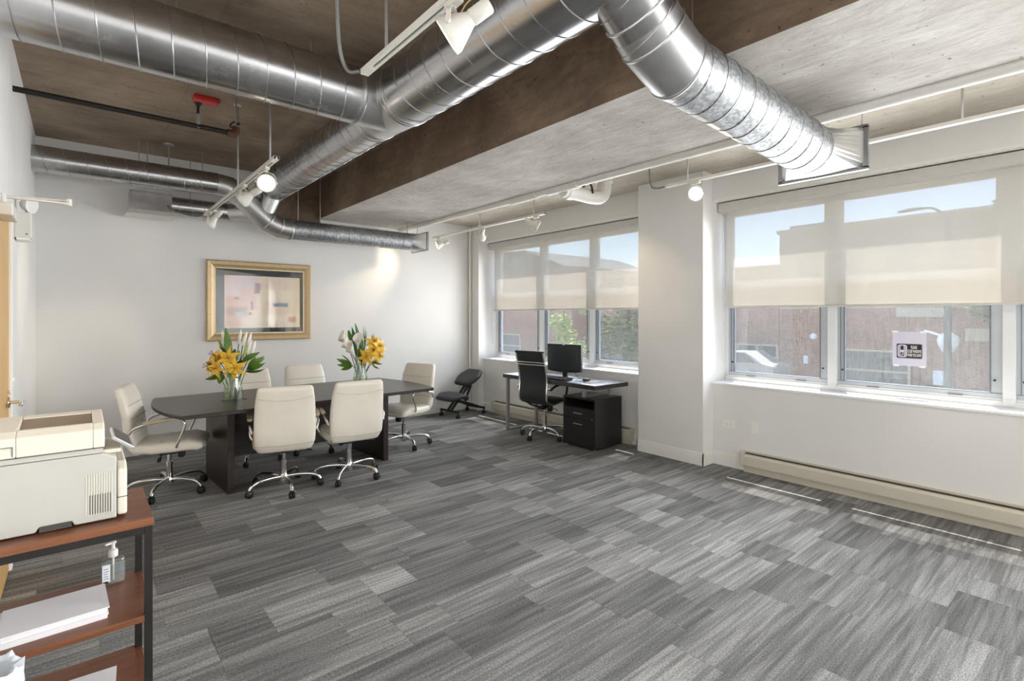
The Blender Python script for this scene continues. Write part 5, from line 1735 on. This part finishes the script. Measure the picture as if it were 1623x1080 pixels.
def garage(par, y0, y1, z0, z1, cols, rows):
    g = MB()
    for i in range(cols + 1):
        y = y0 + (y1 - y0) * i / cols
        g.box(BXF - 0.07, BXF + 0.02, y - 0.045, y + 0.045, z0, z1)
    for i in range(rows + 1):
        z = z0 + (z1 - z0) * i / rows
        g.box(BXF - 0.06, BXF + 0.02, y0, y1, z - 0.04, z + 0.04)
    g = g.build('garage_door', 'stone', par)
    for i in range(cols):
        for k in range(rows):
            MB().box(BXF - 0.02, BXF + 0.01, y0 + (y1 - y0) * i / cols + 0.045, y0 + (y1 - y0) * (i + 1) / cols - 0.045, z0 + (z1 - z0) * k / rows + 0.04, z0 + (z1 - z0) * (k + 1) / rows - 0.04).build('pane', 'dark_pane', g)


bA = thing('brick_building', 'red brick garage building with tan upper storey across the street', 'building', (27, 3, ZS))
MB().box(BXF, 32, -14, 9.92, ZS, 1.80).build('ground_storey', 'brick', bA)
MB().box(BXF + 0.03, 32, -14, 9.92, 1.80, 5.15).build('upper_storey', 'tan_brick', bA)
MB().box(BXF - 0.12, 32, -14, 9.98, 5.15, 5.30).build('parapet', 'stone', bA)
MB().box(BXF + 0.6, 28, 7.9, 9.7, 5.30, 5.55).build('roof_block', 'pole', bA)
MB().box(BXF - 0.06, BXF + 0.1, 4.15, 5.6, 1.46, 1.80).build('stone_band', 'stone', bA)
MB().box(BXF - 0.06, BXF + 0.1, -6, 3.6, 0.62, 1.06).build('stone_band', 'stone', bA)
facade_windows(bA, [(y, y + 0.9, 2.9, 4.2) for y in (8.2, 6.6, 5.0, 3.4, 1.8, 0.2, -1.4)])
garage(bA, 5.2, 8.0, ZS, 0.12, 1, 2)
MB().box(BXF - 0.14, BXF, 4.15, 4.47, -1.02, -0.5).build('meter_box', 'tape', bA)
MB().box(BXF - 0.1, BXF, 8.72, 8.88, -0.55, -0.22).build('wall_sign', 'tape', bA)
MB().lathe([(0, 0.12), (0.1, 0.1), (0.14, 0.0)], (BXF, 8.52, 0.62), (-1, 0, 0), 14).build('wall_lamp', 'tape', bA)

bB = thing('brick_building', 'lower red brick building with a white framed garage window across the street', 'building', (27, 16, ZS))
MB().box(BXF, 32, 9.94, 20.8, ZS, 3.70).build('wall', 'brick', bB)
MB().box(BXF - 0.1, 32, 9.94, 20.8, 3.70, 3.82).build('parapet', 'stone', bB)
garage(bB, 9.99, 13.6, ZS, 0.16, 4, 3)
bC = thing('brick_building', 'brick building with a pitched roof farthest left across the street', 'building', (27, 28, ZS))
MB().box(BXF, 34, 22.6, 40, ZS, 4.7).build('wall', 'brick', bC)
MB().prism([(23.0, 4.7), (41, 4.7), (36, 6.4), (27, 6.1)], BXF - 0.15, 34, axis='x').build('roof', 'pole', bC)
garage(bC, 27.6, 30.4, ZS, 0.15, 1, 2)


def tree(lab, c, trunk_r, blobs, n, mat, seed, size):
    tr_ = thing('street_tree', lab, 'tree', (c[0], c[1], ZS))
    top = max(b[2] for b in blobs)
    MB().tube([(c[0], c[1], ZS), (c[0] + 0.05, c[1], ZS + (top - ZS) * 0.5), (c[0], c[1] + 0.1, top)], [trunk_r, trunk_r * 0.8, trunk_r * 0.3], 10).build('trunk', 'bark', tr_)
    rg_ = random.Random(seed)
    m = MB()
    for _ in range(n):
        b = rg_.choice(blobs)
        while True:
            d = Vector((rg_.uniform(-1, 1), rg_.uniform(-1, 1), rg_.uniform(-1, 1)))
            if d.length < 1:
                break
        p = Vector(b[:3]) + Vector((d.x * b[3], d.y * b[3], d.z * b[3] * 0.8))
        M = Matrix.Rotation(rg_.uniform(0, 6.28), 3, 'Z') @ Matrix.Rotation(rg_.uniform(0, 3.14), 3, 'X')
        s = size * rg_.uniform(0.6, 1.3)
        q = [p + M @ Vector(v) for v in ((-s, 0, 0), (0, -s * 0.45, 0.1 * s), (s, 0, 0), (0, s * 0.45, 0.1 * s))]
        m.add(q, [(0, 1, 2, 3)])
    o = m.build('leaves', mat, tr_)
    o['kind'] = 'stuff'


tree('dense dark green tree outside the right pane of the desk window', (18, 13.6), 0.16, [(18, 13.6, 1.2, 1.4), (18.3, 12.6, 0.5, 1.2), (17.8, 14.4, 0.4, 1.2), (18, 13.2, 2.2, 1.0), (18, 12.9, -0.4, 1.0)], 3600, 'tree_leaf', 1, 0.13)
tree('light green young tree outside the middle pane of the desk window', (18.2, 17.6), 0.07, [(18.2, 17.6, 0.5, 0.7), (18.2, 17.9, 1.2, 0.6), (18.1, 16.6, -0.1, 0.6), (18.2, 16.2, 1.9, 0.5)], 900, 'tree_leaf_light', 2, 0.11)
tree('tall green tree behind the street lamp, outside the right window', (22.8, 2.3), 0.12, [(22.8, 2.6, 1.9, 0.8), (22.8, 1.4, 1.6, 0.9), (22.6, 1.9, 4.9, 0.9), (22.6, 0.9, 5.2, 1.2), (22.6, 1.0, 3.6, 1.1)], 3200, 'tree_leaf', 3, 0.13)
tree('green hedge-like tree at the far right outside the right window', (19.5, 0.9), 0.12, [(19.5, 0.9, -0.3, 1.0), (19.5, 0.7, 1.0, 1.0), (19.5, 0.6, 2.4, 1.1), (19.5, 0.4, 3.6, 1.1)], 2800, 'tree_leaf_light', 4, 0.13)


def car(lab, c, mat, rot=0.0):
    """sedan along local Y, hatch proportions"""
    k = thing('parked_car', lab, 'car', (c[0], c[1], ZS), rot)
    side = [(-2.1, 0.35), (2.1, 0.35), (2.15, 0.7), (1.9, 0.85), (1.1, 0.95), (0.5, 1.4), (-1.0, 1.45), (-1.7, 1.0), (-2.15, 0.9)]
    MB().prism(side, -0.85, 0.85, axis='x').build('body', mat, k, bevel=0.06, seg=2, world=False)
    for s in (-1, 1):
        MB().prism([(0.85, 0.98), (0.42, 1.33), (-0.1, 1.36), (-0.1, 0.98)], s * 0.85, s * 0.86, axis='x').build('side_window', 'dark_pane', k, world=False)
        MB().prism([(-0.2, 0.98), (-0.2, 1.36), (-0.95, 1.38), (-1.45, 1.0)], s * 0.85, s * 0.86, axis='x').build('side_window', 'dark_pane', k, world=False)
        for y_ in (-1.35, 1.35):
            MB().lathe([(0, 0.0), (0.18, 0.0), (0.32, 0.01), (0.33, 0.03), (0.33, 0.2), (0, 0.2)], (s * 0.88, y_, 0.33), (-s, 0, 0), 20).build('wheel', 'black_plastic', k, world=False)
            MB().lathe([(0, 0.02), (0.19, 0.0), (0.19, -0.005)], (s * 0.885, y_, 0.33), (s, 0, 0), 16).build('hubcap', 'brushed', k, world=False)
    return k


car('white car parked before the garage door across the street', (22.2, 11.2), 'car_white')
car('blue car parked behind the trees outside the desk window', (21.8, 16.8), 'car_blue', 0.05)

lp = thing('street_lamp', 'tall cobra-head street lamp outside the right window', 'street lamp', (22.0, 3.74, ZS))
MB().tube([(22, 3.74, ZS), (22, 3.74, 4.9)], [0.12, 0.075], 14).build('pole', 'pole', lp)
MB().tube(arc_pts([(22, 3.74, 4.2), (22, 3.8, 4.75), (22, 4.1, 5.12), (22, 4.55, 5.18)], 5), 0.04, 10).build('arm', 'pole', lp)
MB().loft([(22, 4.45, 5.18), (22, 4.7, 5.18), (22, 5.05, 5.14)], (1, 0, 0), [0.10, 0.14, 0.10], [0.05, 0.07, 0.04], 16, 2.5).build('lamp_head', 'pole', lp)
MB().obox((22, 4.12, 0.92), (0.04, 0.5, 0.06), Matrix.Rotation(0.35, 3, 'X')).build('bracket_sign', 'tape', lp)
gl_ = thing('globe_lamp', 'white acorn globe street lamp behind the tall lamp post', 'street lamp', (22.6, 3.83, ZS))
MB().tube([(22.6, 3.83, ZS), (22.6, 3.83, 0.25)], 0.06, 12).build('post', 'pole', gl_)
MB().lathe([(0.10, 0.24), (0.16, 0.27), (0.27, 0.50), (0.30, 0.66), (0.27, 0.80), (0.12, 0.93), (0.07, 1.0), (0.05, 1.06), (0, 1.10)], (22.6, 3.83, 0), (0, 0, 1), 24).build('globe', 'tape', gl_)
